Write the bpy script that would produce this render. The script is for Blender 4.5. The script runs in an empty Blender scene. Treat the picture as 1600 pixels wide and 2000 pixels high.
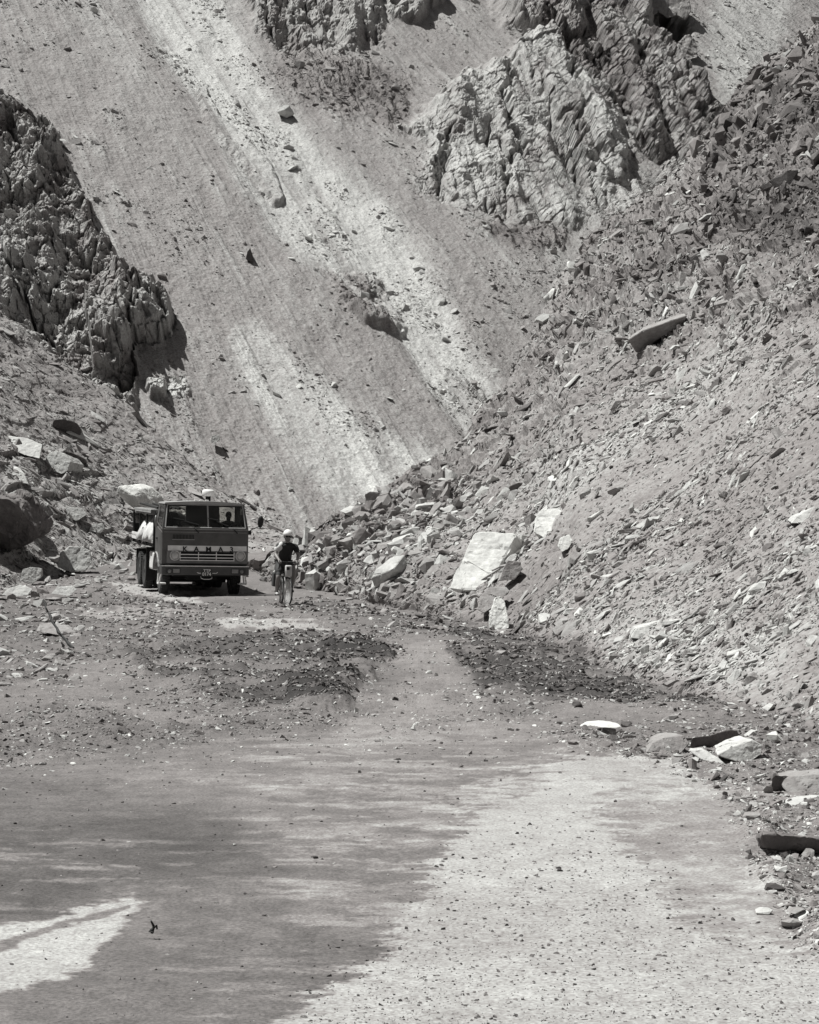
import bpy, bmesh, math, random
import numpy as np
from mathutils import Vector, Matrix

# ------------------------------------------------------------------ camera, world, sun, exposure
scene = bpy.context.scene
COL = scene.collection
F = 3500.0                                   # focal length in photograph pixels (1600 x 2000)
cam_data = bpy.data.cameras.new('camera')
cam_data.sensor_fit = 'VERTICAL'
cam_data.sensor_height = 36.0
cam_data.lens = F * 36.0 / 2000.0
cam_data.clip_start = 0.2
cam_data.clip_end = 3000.0
cam = bpy.data.objects.new('camera', cam_data)
cam.rotation_euler = (math.radians(90), 0, 0)
COL.objects.link(cam)
scene.camera = cam

SUN = Vector((-0.42, 0.09, 0.90)).normalized()
world = bpy.data.worlds.new('World')
scene.world = world
world.use_nodes = True
wn = world.node_tree.nodes
wl = world.node_tree.links
sky = wn.new('ShaderNodeTexSky')
sky.sky_type = 'NISHITA'
sky.sun_disc = False
sky.sun_elevation = math.asin(SUN.z)
sky.sun_rotation = math.atan2(SUN.x, SUN.y)
bw = wn.new('ShaderNodeRGBToBW')             # black-and-white photograph: a neutral sky
wl.new(sky.outputs[0], bw.inputs[0])
wl.new(bw.outputs[0], wn['Background'].inputs['Color'])
wn['Background'].inputs['Strength'].default_value = 0.05
sd = bpy.data.lights.new('sun', 'SUN')
sd.energy = 5.0
sd.angle = math.radians(0.5)
sd.color = (0.99, 1.0, 0.975)
so = bpy.data.objects.new('sun', sd)
so.rotation_euler = SUN.to_track_quat('Z', 'Y').to_euler()
so.location = (-30, -10, 60)
COL.objects.link(so)
scene.view_settings.view_transform = 'Standard'
scene.view_settings.look = 'None'
scene.view_settings.exposure = 0.40
scene.view_settings.gamma = 1.0
scene.cycles.max_bounces = 6
scene.cycles.diffuse_bounces = 1

rng = np.random.default_rng(11)
rnd = random.Random(5)

# ------------------------------------------------------------------ noise
def _hash(ix, iy, iz, seed):
    h = (ix.astype(np.int64) * 374761393 + iy.astype(np.int64) * 668265263 + iz.astype(np.int64) * 2147483647 + seed * 974634777) & 0xffffffff
    h = ((h ^ (h >> 13)) * 1274126177) & 0xffffffff
    h = ((h ^ (h >> 16)) * 2246822519) & 0xffffffff
    return h ^ (h >> 15)

def rand01(ix, iy, iz, seed):
    return (_hash(ix, iy, iz, seed) & 0xffffff).astype(np.float32) / np.float32(0xffffff)

def vnoise(x, y, z, seed=0):
    """gradient-free value noise with quintic blend, -1..1"""
    x0 = np.floor(x); y0 = np.floor(y); z0 = np.floor(z)
    fx = (x - x0).astype(np.float32); fy = (y - y0).astype(np.float32); fz = (z - z0).astype(np.float32)
    fx = fx * fx * fx * (fx * (fx * 6 - 15) + 10); fy = fy * fy * fy * (fy * (fy * 6 - 15) + 10); fz = fz * fz * fz * (fz * (fz * 6 - 15) + 10)
    ix = x0.astype(np.int64); iy = y0.astype(np.int64); iz = z0.astype(np.int64)
    def c(a, b, d): return rand01(ix + a, iy + b, iz + d, seed)
    a = c(0,0,0) * (1 - fx) + c(1,0,0) * fx
    b = c(0,1,0) * (1 - fx) + c(1,1,0) * fx
    d = c(0,0,1) * (1 - fx) + c(1,0,1) * fx
    e = c(0,1,1) * (1 - fx) + c(1,1,1) * fx
    return ((a * (1 - fy) + b * fy) * (1 - fz) + (d * (1 - fy) + e * fy) * fz) * 2 - 1

def fbm(x, y, z, oct=4, seed=0, gain=0.5, ridge=False):
    s = 0; a = 1.0; t = 0
    for o in range(oct):
        k = 2.03 ** o
        n = vnoise(x * k + 17.3 * o, y * k - 9.1 * o, z * k + 4.7 * o, seed + o)
        if ridge: n = 1 - 2 * np.abs(n)
        s = s + a * n; t += a; a *= gain
    return s / t

def facets(a, b, seed=0, jit=0.95):
    """broken-rock relief: every jittered cell is a tilted plane; returns height (about -1..1) and distance to the crack"""
    ia = np.floor(a).astype(np.int64); ib = np.floor(b).astype(np.int64)
    z = np.zeros_like(ia)
    f1 = np.full(a.shape, 9.0, np.float32); f2 = f1.copy(); h = np.zeros(a.shape, np.float32)
    for da in (-1, 0, 1):
        for db in (-1, 0, 1):
            ca = ia + da; cb = ib + db
            px = ca + 0.5 + jit * (rand01(ca, cb, z, seed) - 0.5)
            py = cb + 0.5 + jit * (rand01(ca, cb, z, seed + 1) - 0.5)
            dx = (a - px).astype(np.float32); dy = (b - py).astype(np.float32)
            d = dx * dx + dy * dy
            hh = (rand01(ca, cb, z, seed + 2) - 0.5) * 1.1 + dx * (rand01(ca, cb, z, seed + 3) - 0.5) * 2.2 + dy * (rand01(ca, cb, z, seed + 4) - 0.5) * 1.6
            near = d < f1
            f2 = np.where(near, f1, np.minimum(f2, d))
            h = np.where(near, hh, h)
            f1 = np.where(near, d, f1)
    return h, np.sqrt(f2) - np.sqrt(f1)

def blocks(a, b, seed=0, curve=0.18, jit=0.95):
    """fractured rock without gaps: the upper envelope of tilted plates, one per jittered cell; also the depth of the joint between plates"""
    ia = np.floor(a).astype(np.int64); ib = np.floor(b).astype(np.int64)
    z = np.zeros_like(ia)
    t1 = np.full(a.shape, -9.0, np.float32); t2 = t1.copy()
    for da in (-1, 0, 1):
        for db in (-1, 0, 1):
            ca = ia + da; cb = ib + db
            dx = (a - ca - 0.5 - jit * (rand01(ca, cb, z, seed) - 0.5)).astype(np.float32)
            dy = (b - cb - 0.5 - jit * (rand01(ca, cb, z, seed + 1) - 0.5)).astype(np.float32)
            h = (rand01(ca, cb, z, seed + 2) - 0.5) * 0.9 + dx * (rand01(ca, cb, z, seed + 3) - 0.62) * 2.6 + dy * (rand01(ca, cb, z, seed + 4) - 0.5) * 1.4
            h = h - curve * (dx * dx + dy * dy) - 2.2 * np.maximum(np.maximum(np.abs(dx), np.abs(dy)) - 0.75, 0)
            t2 = np.maximum(t2, np.minimum(t1, h)); t1 = np.maximum(t1, h)
    return t1, t1 - t2

def sstep(a, b, x):
    t = np.clip((x - a) / (b - a), 0, 1)
    return t * t * (3 - 2 * t)

def poly(u, v, pts, soft=12.0):
    """1 inside the outline (photograph pixels), falling to 0 over soft pixels outside"""
    p = np.array(pts, np.float32)
    out = np.zeros(u.shape, np.float32)
    x0, y0 = p.min(0) - soft; x1, y1 = p.max(0) + soft
    sel = (u > x0) & (u < x1) & (v > y0) & (v < y1)
    if not sel.any(): return out
    U = u[sel]; V = v[sel]
    d = np.full(U.shape, 1e9, np.float32); ins = np.zeros(U.shape, bool)
    for i in range(len(p)):
        ax, ay = p[i]; bx, by = p[(i + 1) % len(p)]
        ex, ey = bx - ax, by - ay
        t = np.clip(((U - ax) * ex + (V - ay) * ey) / (ex * ex + ey * ey + 1e-9), 0, 1)
        d = np.minimum(d, (U - ax - t * ex) ** 2 + (V - ay - t * ey) ** 2)
        c = (ay > V) != (by > V)
        ins ^= c & (U < ex * (V - ay) / (ey if abs(ey) > 1e-6 else 1e-6) + ax)
    d = np.sqrt(d) * np.where(ins, -1, 1)
    out[sel] = 1 - sstep(-soft, soft, d)
    return out

def band(u, v, pts, w):
    """1 on a polyline of half-width w (number or one per point), fading out"""
    d = np.zeros(u.shape, np.float32)
    ws = w if isinstance(w, (list, tuple)) else [w] * len(pts)
    for i in range(len(pts) - 1):
        ax, ay = pts[i]; bx, by = pts[i + 1]
        ex, ey = bx - ax, by - ay
        t = np.clip(((u - ax) * ex + (v - ay) * ey) / (ex * ex + ey * ey), 0, 1)
        q = np.sqrt((u - ax - t * ex) ** 2 + (v - ay - t * ey) ** 2) / (ws[i] + t * (ws[i + 1] - ws[i]))
        d = np.maximum(d, 1 - sstep(0.55, 1.25, q))
    return d

# ------------------------------------------------------------------ materials
def new_mat(name):
    m = bpy.data.materials.new(name)
    m.use_nodes = True
    return m, m.node_tree.nodes, m.node_tree.links, m.node_tree.nodes['Principled BSDF']

def plain(name, c, rough=0.6, metal=0.0, noise=0.12, scale=8.0, bump=0.0, spec=0.5, rn=0.0):
    m, n, l, p = new_mat(name)
    if not isinstance(c, (tuple, list)): c = (c, c * 0.985, c * 0.97)
    tc = n.new('ShaderNodeTexCoord'); nz = n.new('ShaderNodeTexNoise')
    nz.inputs['Scale'].default_value = scale; nz.inputs['Detail'].default_value = 8; nz.inputs['Roughness'].default_value = 0.65
    l.new(tc.outputs['Object'], nz.inputs['Vector'])
    mp = n.new('ShaderNodeMapRange'); mp.inputs[1].default_value = 0.25; mp.inputs[2].default_value = 0.75
    mp.inputs[3].default_value = 1 - noise; mp.inputs[4].default_value = 1 + noise
    l.new(nz.outputs['Fac'], mp.inputs[0])
    mx = n.new('ShaderNodeVectorMath'); mx.operation = 'SCALE'; mx.inputs[0].default_value = c[:3]
    l.new(mp.outputs[0], mx.inputs['Scale'])
    l.new(mx.outputs[0], p.inputs['Base Color'])
    p.inputs['Roughness'].default_value = rough; p.inputs['Metallic'].default_value = metal
    p.inputs['Specular IOR Level'].default_value = spec
    if bump:
        b = n.new('ShaderNodeBump'); b.inputs['Strength'].default_value = bump; b.inputs['Distance'].default_value = 0.03
        l.new(nz.outputs['Fac'], b.inputs['Height']); l.new(b.outputs[0], p.inputs['Normal'])
    return m

def earth(name, attr=True, base=0.25, fine=6.0, amp=0.22, bump=0.6, bdist=0.05, rough=0.95, grain=0.0, gs=60.0):
    """rock and dirt: albedo from the mesh's own 'alb' layer (or a constant), broken up by noise at several sizes"""
    m, n, l, p = new_mat(name)
    tc = n.new('ShaderNodeTexCoord')
    n1 = n.new('ShaderNodeTexNoise'); n1.inputs['Scale'].default_value = fine; n1.inputs['Detail'].default_value = 10; n1.inputs['Roughness'].default_value = 0.7
    l.new(tc.outputs['Object'], n1.inputs['Vector'])
    mp = n.new('ShaderNodeMapRange'); mp.inputs[1].default_value = 0.3; mp.inputs[2].default_value = 0.7
    mp.inputs[3].default_value = 1 - amp; mp.inputs[4].default_value = 1 + amp
    l.new(n1.outputs['Fac'], mp.inputs[0])
    val = mp.outputs[0]
    if grain:
        n2 = n.new('ShaderNodeTexNoise'); n2.inputs['Scale'].default_value = gs; n2.inputs['Detail'].default_value = 3
        l.new(tc.outputs['Object'], n2.inputs['Vector'])
        m2 = n.new('ShaderNodeMapRange'); m2.inputs[1].default_value = 0.3; m2.inputs[2].default_value = 0.7
        m2.inputs[3].default_value = 1 - grain; m2.inputs[4].default_value = 1 + grain
        l.new(n2.outputs['Fac'], m2.inputs[0])
        mu = n.new('ShaderNodeMath'); mu.operation = 'MULTIPLY'; l.new(val, mu.inputs[0]); l.new(m2.outputs[0], mu.inputs[1]); val = mu.outputs[0]
    mu = n.new('ShaderNodeMath'); mu.operation = 'MULTIPLY'; l.new(val, mu.inputs[0])
    if attr:
        at = n.new('ShaderNodeAttribute'); at.attribute_name = 'alb'; l.new(at.outputs['Fac'], mu.inputs[1])
    else:
        mu.inputs[1].default_value = base
    # tone of the print: dark and middle greys a little pink, the palest dust neutral
    cr = n.new('ShaderNodeValToRGB'); e = cr.color_ramp.elements
    e[0].position = 0.0; e[0].color = (0, 0, 0, 1)
    e[1].position = 1.0; e[1].color = (1.0, 1.0, 0.96, 1)
    a = e.new(0.20); a.color = (0.209, 0.194, 0.190, 1)
    a = e.new(0.40); a.color = (0.402, 0.398, 0.388, 1)
    l.new(mu.outputs[0], cr.inputs[0]); l.new(cr.outputs[0], p.inputs['Base Color'])
    p.inputs['Roughness'].default_value = rough
    p.inputs['Specular IOR Level'].default_value = 0.25
    b = n.new('ShaderNodeBump'); b.inputs['Strength'].default_value = bump; b.inputs['Distance'].default_value = bdist
    l.new(n1.outputs['Fac'], b.inputs['Height']); l.new(b.outputs[0], p.inputs['Normal'])
    return m

M_ground = earth('road_dirt', fine=9.0, amp=0.16, bump=0.7, bdist=0.03, grain=0.3, gs=70.0)
M_slope = earth('slope_debris', fine=7.0, amp=0.25, bump=0.5, bdist=0.06, grain=0.22, gs=16.0)
M_back = earth('mountain_scree', fine=4.5, amp=0.2, bump=0.35, bdist=0.08, grain=0.22, gs=9.0)
M_scree = earth('scree_stone', fine=5.0, amp=0.25, bump=0.6, bdist=0.06)
M_gravel = earth('gravel_stone', fine=20.0, amp=0.2, bump=0.4, bdist=0.02)
M_pale = earth('pale_rock', attr=False, base=0.46, fine=2.2, amp=0.2, bump=0.5, bdist=0.06, grain=0.1, gs=14)
M_mid = earth('grey_rock', attr=False, base=0.26, fine=2.4, amp=0.25, bump=0.6, bdist=0.06, grain=0.12, gs=14)
M_dark = earth('dark_rock', attr=False, base=0.10, fine=2.4, amp=0.3, bump=0.6, bdist=0.06, grain=0.12, gs=14)

# ------------------------------------------------------------------ object helpers
def tag(o, label=None, cat=None, group=None, kind=None):
    if label: o['label'] = label
    if cat: o['category'] = cat
    if group: o['group'] = group
    if kind: o['kind'] = kind
    return o

def link(name, me, mat=None, parent=None):
    o = bpy.data.objects.new(name, me)
    if mat is not None and me is not None and not me.materials: me.materials.append(mat)
    if parent is not None: o.parent = parent
    COL.objects.link(o)
    return o

def np_mesh(name, verts, faces, alb=None, smooth=False):
    """mesh from arrays; faces is (n, 3) or (n, 4)"""
    me = bpy.data.meshes.new(name)
    nv, nf, k = len(verts), len(faces), faces.shape[1]
    me.vertices.add(nv); me.vertices.foreach_set('co', np.ascontiguousarray(verts, np.float32).ravel())
    me.loops.add(nf * k); me.loops.foreach_set('vertex_index', np.ascontiguousarray(faces, np.int32).ravel())
    me.polygons.add(nf); me.polygons.foreach_set('loop_start', np.arange(0, nf * k, k, dtype=np.int32))
    me.update(calc_edges=True)
    if alb is not None:
        at = me.attributes.new('alb', 'FLOAT', 'POINT'); at.data.foreach_set('value', np.ascontiguousarray(alb, np.float32))
    me.shade_smooth() if smooth else me.shade_flat()
    return me

class Sheet:
    """a patch of terrain: a grid of points P[row, col] with the photograph pixel that each base point shows"""
    def __init__(s, P, U, V):
        s.P, s.U, s.V = P, U, V
        s.hide = np.zeros(U.shape, bool)
    def normals(s):
        a = np.gradient(s.P, axis=1); b = np.gradient(s.P, axis=0)
        n = np.cross(a, b)
        n /= np.linalg.norm(n, axis=2, keepdims=True) + 1e-9
        flip = n[..., 2] < 0
        n[flip] *= -1
        return n.astype(np.float32)
    def build(s, name, mat, alb, smooth=False):
        R, C = s.U.shape
        i = np.arange(R * C, dtype=np.int32).reshape(R, C)
        f = np.stack([i[:-1, :-1], i[:-1, 1:], i[1:, 1:], i[1:, :-1]], -1).reshape(-1, 4)
        o = link(name, np_mesh(name, s.P.reshape(-1, 3), f, alb.ravel(), smooth), mat)
        o['kind'] = 'structure'
        return o
    def at(s, u, v):
        """index of the grid point that shows at pixel u, v"""
        u = np.atleast_1d(u); v = np.atleast_1d(v)
        c = np.clip(np.searchsorted(s.U[0], u), 0, s.U.shape[1] - 1)
        r = np.empty(len(u), int)
        for k in range(len(u)):
            col = s.V[:, c[k]]
            ok = ~s.hide[:, c[k]]
            r[k] = np.argmin(np.abs(np.where(ok, col, 1e9) - v[k]))
        return r, c
    def point(s, u, v):
        r, c = s.at([u], [v])
        return Vector(s.P[r[0], c[0]].tolist())

def curve(pts):
    p = np.array(pts, np.float64)
    def f(u):
        w = 0
        for d, k in ((-22, 1), (-11, 2), (0, 3), (11, 2), (22, 1)):
            w = w + k * np.interp(u + d, p[:, 0], p[:, 1])
        return w / 9
    return f

def ucols(a, b, step):
    """columns: fine inside the frame, coarse beside it"""
    inside = np.arange(max(a, -20), min(b, 1620) + 0.1, step)
    left = np.arange(a, -20, 14.0) if a < -20 else np.array([])
    right = np.arange(inside[-1] + 14, b, 14.0) if b > 1620 else np.array([])
    return np.concatenate([left, inside, right])

# ------------------------------------------------------------------ the lie of the land
def ground_z(Y):
    Y = np.asarray(Y, np.float64)
    z1 = -1.35 - 0.0205 * Y
    return np.where(Y < 52, z1, -2.416 - 0.0205 * (Y - 52) + 0.0705 * np.where(Y > 52, (np.sqrt((Y - 52) ** 2 + 9) - 3), 0))

_Yt = np.linspace(1.2, 110, 8000)
_vt = 1000 - F * ground_z(_Yt) / _Yt
def ground_Y(v):                             # distance at which the open ground shows at pixel row v
    return np.interp(v, _vt[::-1], _Yt[::-1])

def gpt(u, v):
    Y = float(ground_Y(v))
    return Vector(((u - 800) / F * Y, Y, float(ground_z(Y))))

def at(u, v, Y):
    return Vector(((u - 800) / F * Y, Y, (1000 - v) / F * Y))

L_crest = curve([(-900,-60),(-700,70),(-300,375),(0,603),(120,700),(250,790),(330,862),(450,962),(520,1012),(560,1045),(620,1100),(700,1160)])
L_crestY = curve([(-900,84),(0,88),(250,86),(450,82),(560,78),(700,76)])
L_foot = curve([(-900,1360),(-300,1205),(0,1152),(120,1120),(200,1105),(270,1092),(400,1085),(560,1082),(620,1115),(700,1170)])
R_crest = curve([(380,1140),(450,1108),(500,1090),(545,1062),(580,1042),(600,1030),(680,992),(740,964),(800,936),(870,886),(930,830),(1000,740),(1060,660),(1090,600),(1110,555),(1130,490),(1200,430),(1290,372),(1340,340),(1400,255),(1450,180),(1500,120),(1600,45),(1800,-110),(2300,-420),(4400,-900)])
R_crestY = curve([(380,66),(500,61),(600,58),(680,57),(740,58),(800,60),(930,70),(1000,76),(1090,88),(1130,95),(1200,102),(1290,108),(1400,112),(1600,112),(2300,100)])
R_foot = curve([(380,1150),(470,1108),(500,1125),(540,1146),(600,1152),(700,1172),(850,1204),(1000,1234),(1150,1292),(1300,1342),(1450,1385),(1600,1438),(1800,1560),(2300,1900),(4400,3600)])

def slope_sheet(u, foot, crest, crestY, rows, p, dive):
    """hillside from its foot on the open ground to its crest, then folding down behind"""
    vf = foot(u); vc = np.minimum(crest(u), vf - 4)
    Yf = ground_Y(vf); zf = ground_z(Yf)
    Yc = np.maximum(crestY(u), Yf + 1.5); zc = (1000 - vc) / F * Yc
    s = np.linspace(0, 1, 400)[:, None]
    Yd = Yf + (Yc - Yf) * s
    zd = zf + (zc - zf) * s ** p
    vd = 1000 - F * zd / Yd
    C = len(u)
    Y = np.empty((rows, C)); Z = np.empty((rows, C))
    for c in range(C):
        vv = np.linspace(vf[c], vc[c], rows)
        o = np.argsort(vd[:, c])
        Y[:, c] = np.interp(vv, vd[o, c], Yd[o, c]); 
        Z[:, c] = (1000 - vv) / F * Y[:, c]
    pre = [(-2.5, -1.2), (-0.6, -0.25)]
    post = [(0.8, -0.3), (2.0, -1.2), (4.0, -3.2), (7.0, -7.0), (11.0, -13.0), (16.0, dive)]
    Y = np.vstack([Y[0] + d for d, _ in pre] + [Y] + [Y[-1] + d for d, _ in post])
    Z = np.vstack([Z[0] + d for _, d in pre] + [Z] + [Z[-1] + d for _, d in post])
    U = np.broadcast_to(u, Y.shape)
    P = np.stack([(U - 800) / F * Y, Y, Z], -1).astype(np.float32)
    V = 1000 - F * Z / Y
    sh = Sheet(P, np.array(U, np.float32), V.astype(np.float32))
    sh.hide[:2] = True; sh.hide[-6:] = True
    return sh

# ------------------------------------------------------------------ open ground
ug = ucols(-1500, 4400, 2.4)
vrow = np.concatenate([np.linspace(4200, 2030, 36), np.arange(2026, 1072, -2.2)])
Yg = ground_Y(vrow)
U, Yg2 = np.meshgrid(ug, Yg)
V = np.broadcast_to(vrow[:, None], U.shape)
GR = Sheet(np.stack([(U - 800) / F * Yg2, Yg2, ground_z(Yg2)], -1).astype(np.float32), U.astype(np.float32), np.array(V, np.float32))
X, Y = GR.P[..., 0], GR.P[..., 1]
Zr = np.zeros_like(X)
big = fbm(X * 0.25, Y * 0.16, Zr, 4, 3)
med = fbm(X * 1.1, Y * 0.8, Zr, 4, 8)
fin = fbm(X * 6, Y * 4.5, Zr, 4, 15)
ragg = fbm(X * 2.4, Y * 1.1, Zr, 5, 21)                       # ragged edges for the patches
lng = fbm(X * 0.7, Y * 3.0, Zr, 5, 24, 0.6)
u_ = GR.U + 34 * ragg + 18 * fin + 46 * lng * sstep(1380, 1600, GR.V); v_ = GR.V + 9 * ragg + 5 * fin
def gp(pts, soft): return poly(u_, v_, pts, soft)
def gq(pts, soft): return poly(GR.U + 16 * ragg + 8 * fin, GR.V + 6 * ragg, pts, soft)
rough_l = gp([(-400,1190),(150,1170),(420,1180),(560,1210),(420,1235),(330,1270),(140,1300),(120,1345),(-400,1370)], 10)
rough_m = gp([(240,1270),(420,1250),(600,1236),(770,1240),(790,1270),(720,1305),(700,1360),(640,1400),(480,1395),(300,1330)], 9)
rough_m2 = gp([(620,1280),(740,1262),(760,1290),(690,1335),(680,1380),(610,1395),(560,1370)], 12)
rough_r = gp([(870,1215),(1010,1238),(1150,1290),(1290,1345),(1420,1390),(1260,1385),(1090,1370),(950,1340),(880,1280)], 9)
rough_b = gp([(520,1178),(640,1172),(860,1208),(930,1250),(860,1256),(760,1232),(600,1200)], 6)
rough_s = gp([(-300,1425),(130,1380),(330,1420),(560,1400),(760,1395),(640,1425),(330,1470),(60,1510),(-300,1540)], 9)
rough_s2 = gp([(900,1330),(1100,1350),(1080,1400),(900,1430),(760,1455),(800,1410)], 12)
side_r = gp([(1060,1432),(1280,1420),(1500,1395),(1800,1430),(2300,1800),(2300,2000),(1640,1880),(1530,1770),(1455,1650),(1420,1560),(1310,1495),(1090,1452)], 24)
dust = gq([(470,2080),(560,1985),(690,1880),(790,1790),(838,1720),(868,1660),(905,1600),(960,1555),(1040,1520),(1090,1488),(1210,1490),(1225,1540),(1180,1580),(1230,1640),(1300,1720),(1360,1790),(1450,1826),(1720,1850),(1720,2080)], 62)
dust2 = gp([(1090,1490),(1250,1480),(1400,1515),(1420,1545),(1250,1540),(1080,1512)], 12)
dust3 = gp([(850,1545),(940,1520),(1080,1500),(1060,1540),(930,1585),(820,1570)], 14) * 0.7
haze_b = gp([(560,2100),(900,1700),(1080,1490),(1440,1490),(1500,1620),(1600,1850),(1750,2100)], 60)
whiteL = gq([(-300,1885),(-60,1825),(60,1793),(190,1755),(262,1738),(285,1752),(235,1805),(170,1870),(60,1925),(-60,1945),(-300,2090)], 24)
rut = band(u_, v_, [(-300,1905),(0,1836),(110,1800),(240,1765)], 6)
fan = gp([(760,1260),(800,1262),(860,1262),(900,1310),(960,1390),(1060,1430),(900,1470),(700,1490),(640,1450),(760,1380),(800,1320)], 20)
puddle_glint = gp([(430,1214),(620,1212),(630,1230),(440,1230)], 6)  # bright reflection on a puddle, painted as a pale patch
pale_l = gp([(150,1188),(330,1185),(380,1200),(300,1215),(160,1210)], 8)
pale_w = gp([(220,1135),(330,1140),(400,1178),(330,1172),(240,1156)], 6)
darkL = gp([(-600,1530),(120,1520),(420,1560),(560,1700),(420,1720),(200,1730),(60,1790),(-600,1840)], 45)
rough = np.clip(rough_l * 0.8 + rough_m + rough_r + rough_b + rough_s * 0.75 + rough_s2 * 0.5 + side_r * 0.6, 0, 1) * sstep(-0.35, 0.25, med + 0.5 * fin + 0.1)
soft_r = gp([(1180,1540),(1300,1500),(1700,1560),(1760,2100),(1400,2100),(1330,1960),(1420,1900),(1360,1800),(1250,1700)], 70)
streak = fbm(X * 1.3, Y * 1.6, Zr, 6, 40, 0.65)                    # dust dragged across the road
alb = 0.138 + 0.032 * big + 0.026 * med + 0.02 * fin
mottle = gp([(-400,1120),(260,1095),(420,1170),(900,1200),(1300,1345),(1600,1430),(1100,1425),(700,1450),(300,1480),(-400,1500)], 95)
alb = alb * (1 + 0.35 * mottle * fbm(X * 3.0, Y * 3.5, Zr, 5, 58, 0.75))
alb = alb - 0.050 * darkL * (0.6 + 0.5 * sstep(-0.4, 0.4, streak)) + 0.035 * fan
alb += 0.10 * haze_b * sstep(0.0, 0.5, streak + 0.25 * fin) + 0.03 * haze_b
alb += 0.05 * soft_r
alb = alb * (1 - (0.34 + 0.36 * np.clip(1.3 * rough_m2 + rough_r + 0.6 * rough_m, 0, 1.3)) * rough) + 0.015 * rough * fin
alb = np.where(GR.V > 1420, alb, alb * 1.02)
hf = 2.2 * fbm(X * 9, Y * 20, Zr, 4, 77, 0.75); hs = 2.0 * fbm(X * 2.2, Y * 7.5, Zr, 5, 79, 0.65)
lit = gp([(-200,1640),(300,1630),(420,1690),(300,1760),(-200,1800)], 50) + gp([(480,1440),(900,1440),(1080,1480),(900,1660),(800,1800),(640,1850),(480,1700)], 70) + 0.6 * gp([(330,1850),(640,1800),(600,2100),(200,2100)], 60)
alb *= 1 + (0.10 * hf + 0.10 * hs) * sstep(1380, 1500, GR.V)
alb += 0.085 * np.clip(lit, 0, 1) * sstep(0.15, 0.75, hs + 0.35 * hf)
for m_, a_, st_w in ((dust, 0.335, 1), (dust2, 0.29, 1), (dust3, 0.27, 1), (whiteL, 0.36, 0.8), (puddle_glint, 0.30, 0.8), (pale_l, 0.22, 1), (pale_w, 0.30, 1)):
    mm = sstep(0.30, 0.74, m_ * (1 - 0.22 * soft_r) + (0.42 * hf + 0.36 * hs + 0.16 * streak) * st_w * (0.45 + 0.55 * (1 - np.abs(2 * m_ - 1))) * (m_ > 0.02))
    mm = mm * (0.86 + 0.14 * sstep(-0.4, 0.3, streak))
    alb = alb * (1 - mm) + a_ * (1 + 0.10 * streak + 0.08 * fin + 0.05 * hf - 0.20 * sstep(0.45, 0.8, hf - 0.2 * hs) * sstep(1560, 1750, GR.V)) * mm
alb = alb * (1 - 0.6 * rut * whiteL)
spat = sstep(0.12, 0.5, fbm(X * 5.0, Y * 4.0, Zr, 5, 51, 0.7) + 0.5 * fbm(X * 0.6, Y * 0.9, Zr, 3, 55)) * sstep(1400, 1540, GR.V)
alb += 0.07 * spat * (1 - dust) * (1 - darkL * 0.6) * (0.5 + haze_b)
hz2 = gp([(560,1470),(820,1440),(1080,1470),(1080,1520),(900,1640),(820,1760),(640,1720),(520,1600)], 60)
alb += 0.09 * hz2 * sstep(0.0, 0.45, fbm(X * 2.2, Y * 2.8, Zr, 6, 91, 0.7) + 0.1) * (1 - dust)
GR_rough, GR_side, GR_dust, GR_haze = rough, side_r, dust, haze_b
g_alb = np.clip(alb, 0.03, 0.6)
lump = fbm(X * 2.0, Y * 2.0, Zr, 4, 61)
GR.P[..., 2] += 0.05 * big + 0.02 * med * (1 - dust) + rough * (0.06 * lump + 0.06 * fin) + 0.07 * rough_m2 + 0.04 * rough_m + 0.006 * fin + 0.05 * side_r * lump + mottle * (0.03 * fbm(X * 3.5, Y * 3.5, Zr, 5, 63, 0.7) + 0.05 * lump)
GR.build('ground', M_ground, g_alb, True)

# ------------------------------------------------------------------ right-hand debris slope
ur = ucols(400, 4400, 1.9)
RS = slope_sheet(ur, R_foot, R_crest, R_crestY, 640, 1.22, -45.0)
N = RS.normals()
X, Y, Z = RS.P[..., 0], RS.P[..., 1], RS.P[..., 2]
d1 = fbm(X * 0.16, Y * 0.16, Z * 0.16, 4, 70)
d2 = fbm(X * 0.9, Y * 0.7, Z * 0.9, 5, 75)
d3 = fbm(X * 4, Y * 3, Z * 4, 3, 80)
cr = fbm(X * 0.3, Y * 0.15, Z * 0.3, 3, 85)
coarse = np.clip(poly(RS.U, RS.V, [(1090,610),(1130,480),(1290,370),(1400,240),(1620,30),(1900,-100),(1900,560),(1600,600),(1420,640),(1330,700),(1200,720),(1040,700)], 50) + 0.55 * poly(RS.U, RS.V, [(600,1030),(760,950),(940,820),(1060,640),(1200,760),(1160,900),(1040,980),(900,1010),(860,1160),(600,1140)], 40), 0, 1)
wx = fbm(X * 0.8, Y * 0.5, Z * 0.8, 3, 91); s1 = X * 0.75 + Z * 0.66 + 0.5 * wx
fh2, fc2 = facets(s1 * 1.1, Y * 0.55 + 0.4 * wx, 95)
fh3, fc3 = facets(s1 * 2.6 + 0.3 * d2, Y * 1.5 + 0.5 * d2, 99)
rg = fbm(X * 0.55, Y * 0.4, Z * 0.55, 5, 90, 0.6, True)
wq = -0.316 * X + 0.949 * Y; sq = 0.75 * X + 0.25 * Y + 0.6 * Z
r_str = fbm(wq * 0.45, sq * 0.07, X * 0, 5, 120, 0.6); r_st2 = fbm(wq * 1.6, sq * 0.2, X * 0, 4, 124, 0.6)
near = np.clip((Y - 10) / 50, 0.25, 1)[..., None]
edge = sstep(0, 10, np.arange(RS.P.shape[0]))[:, None]
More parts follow.
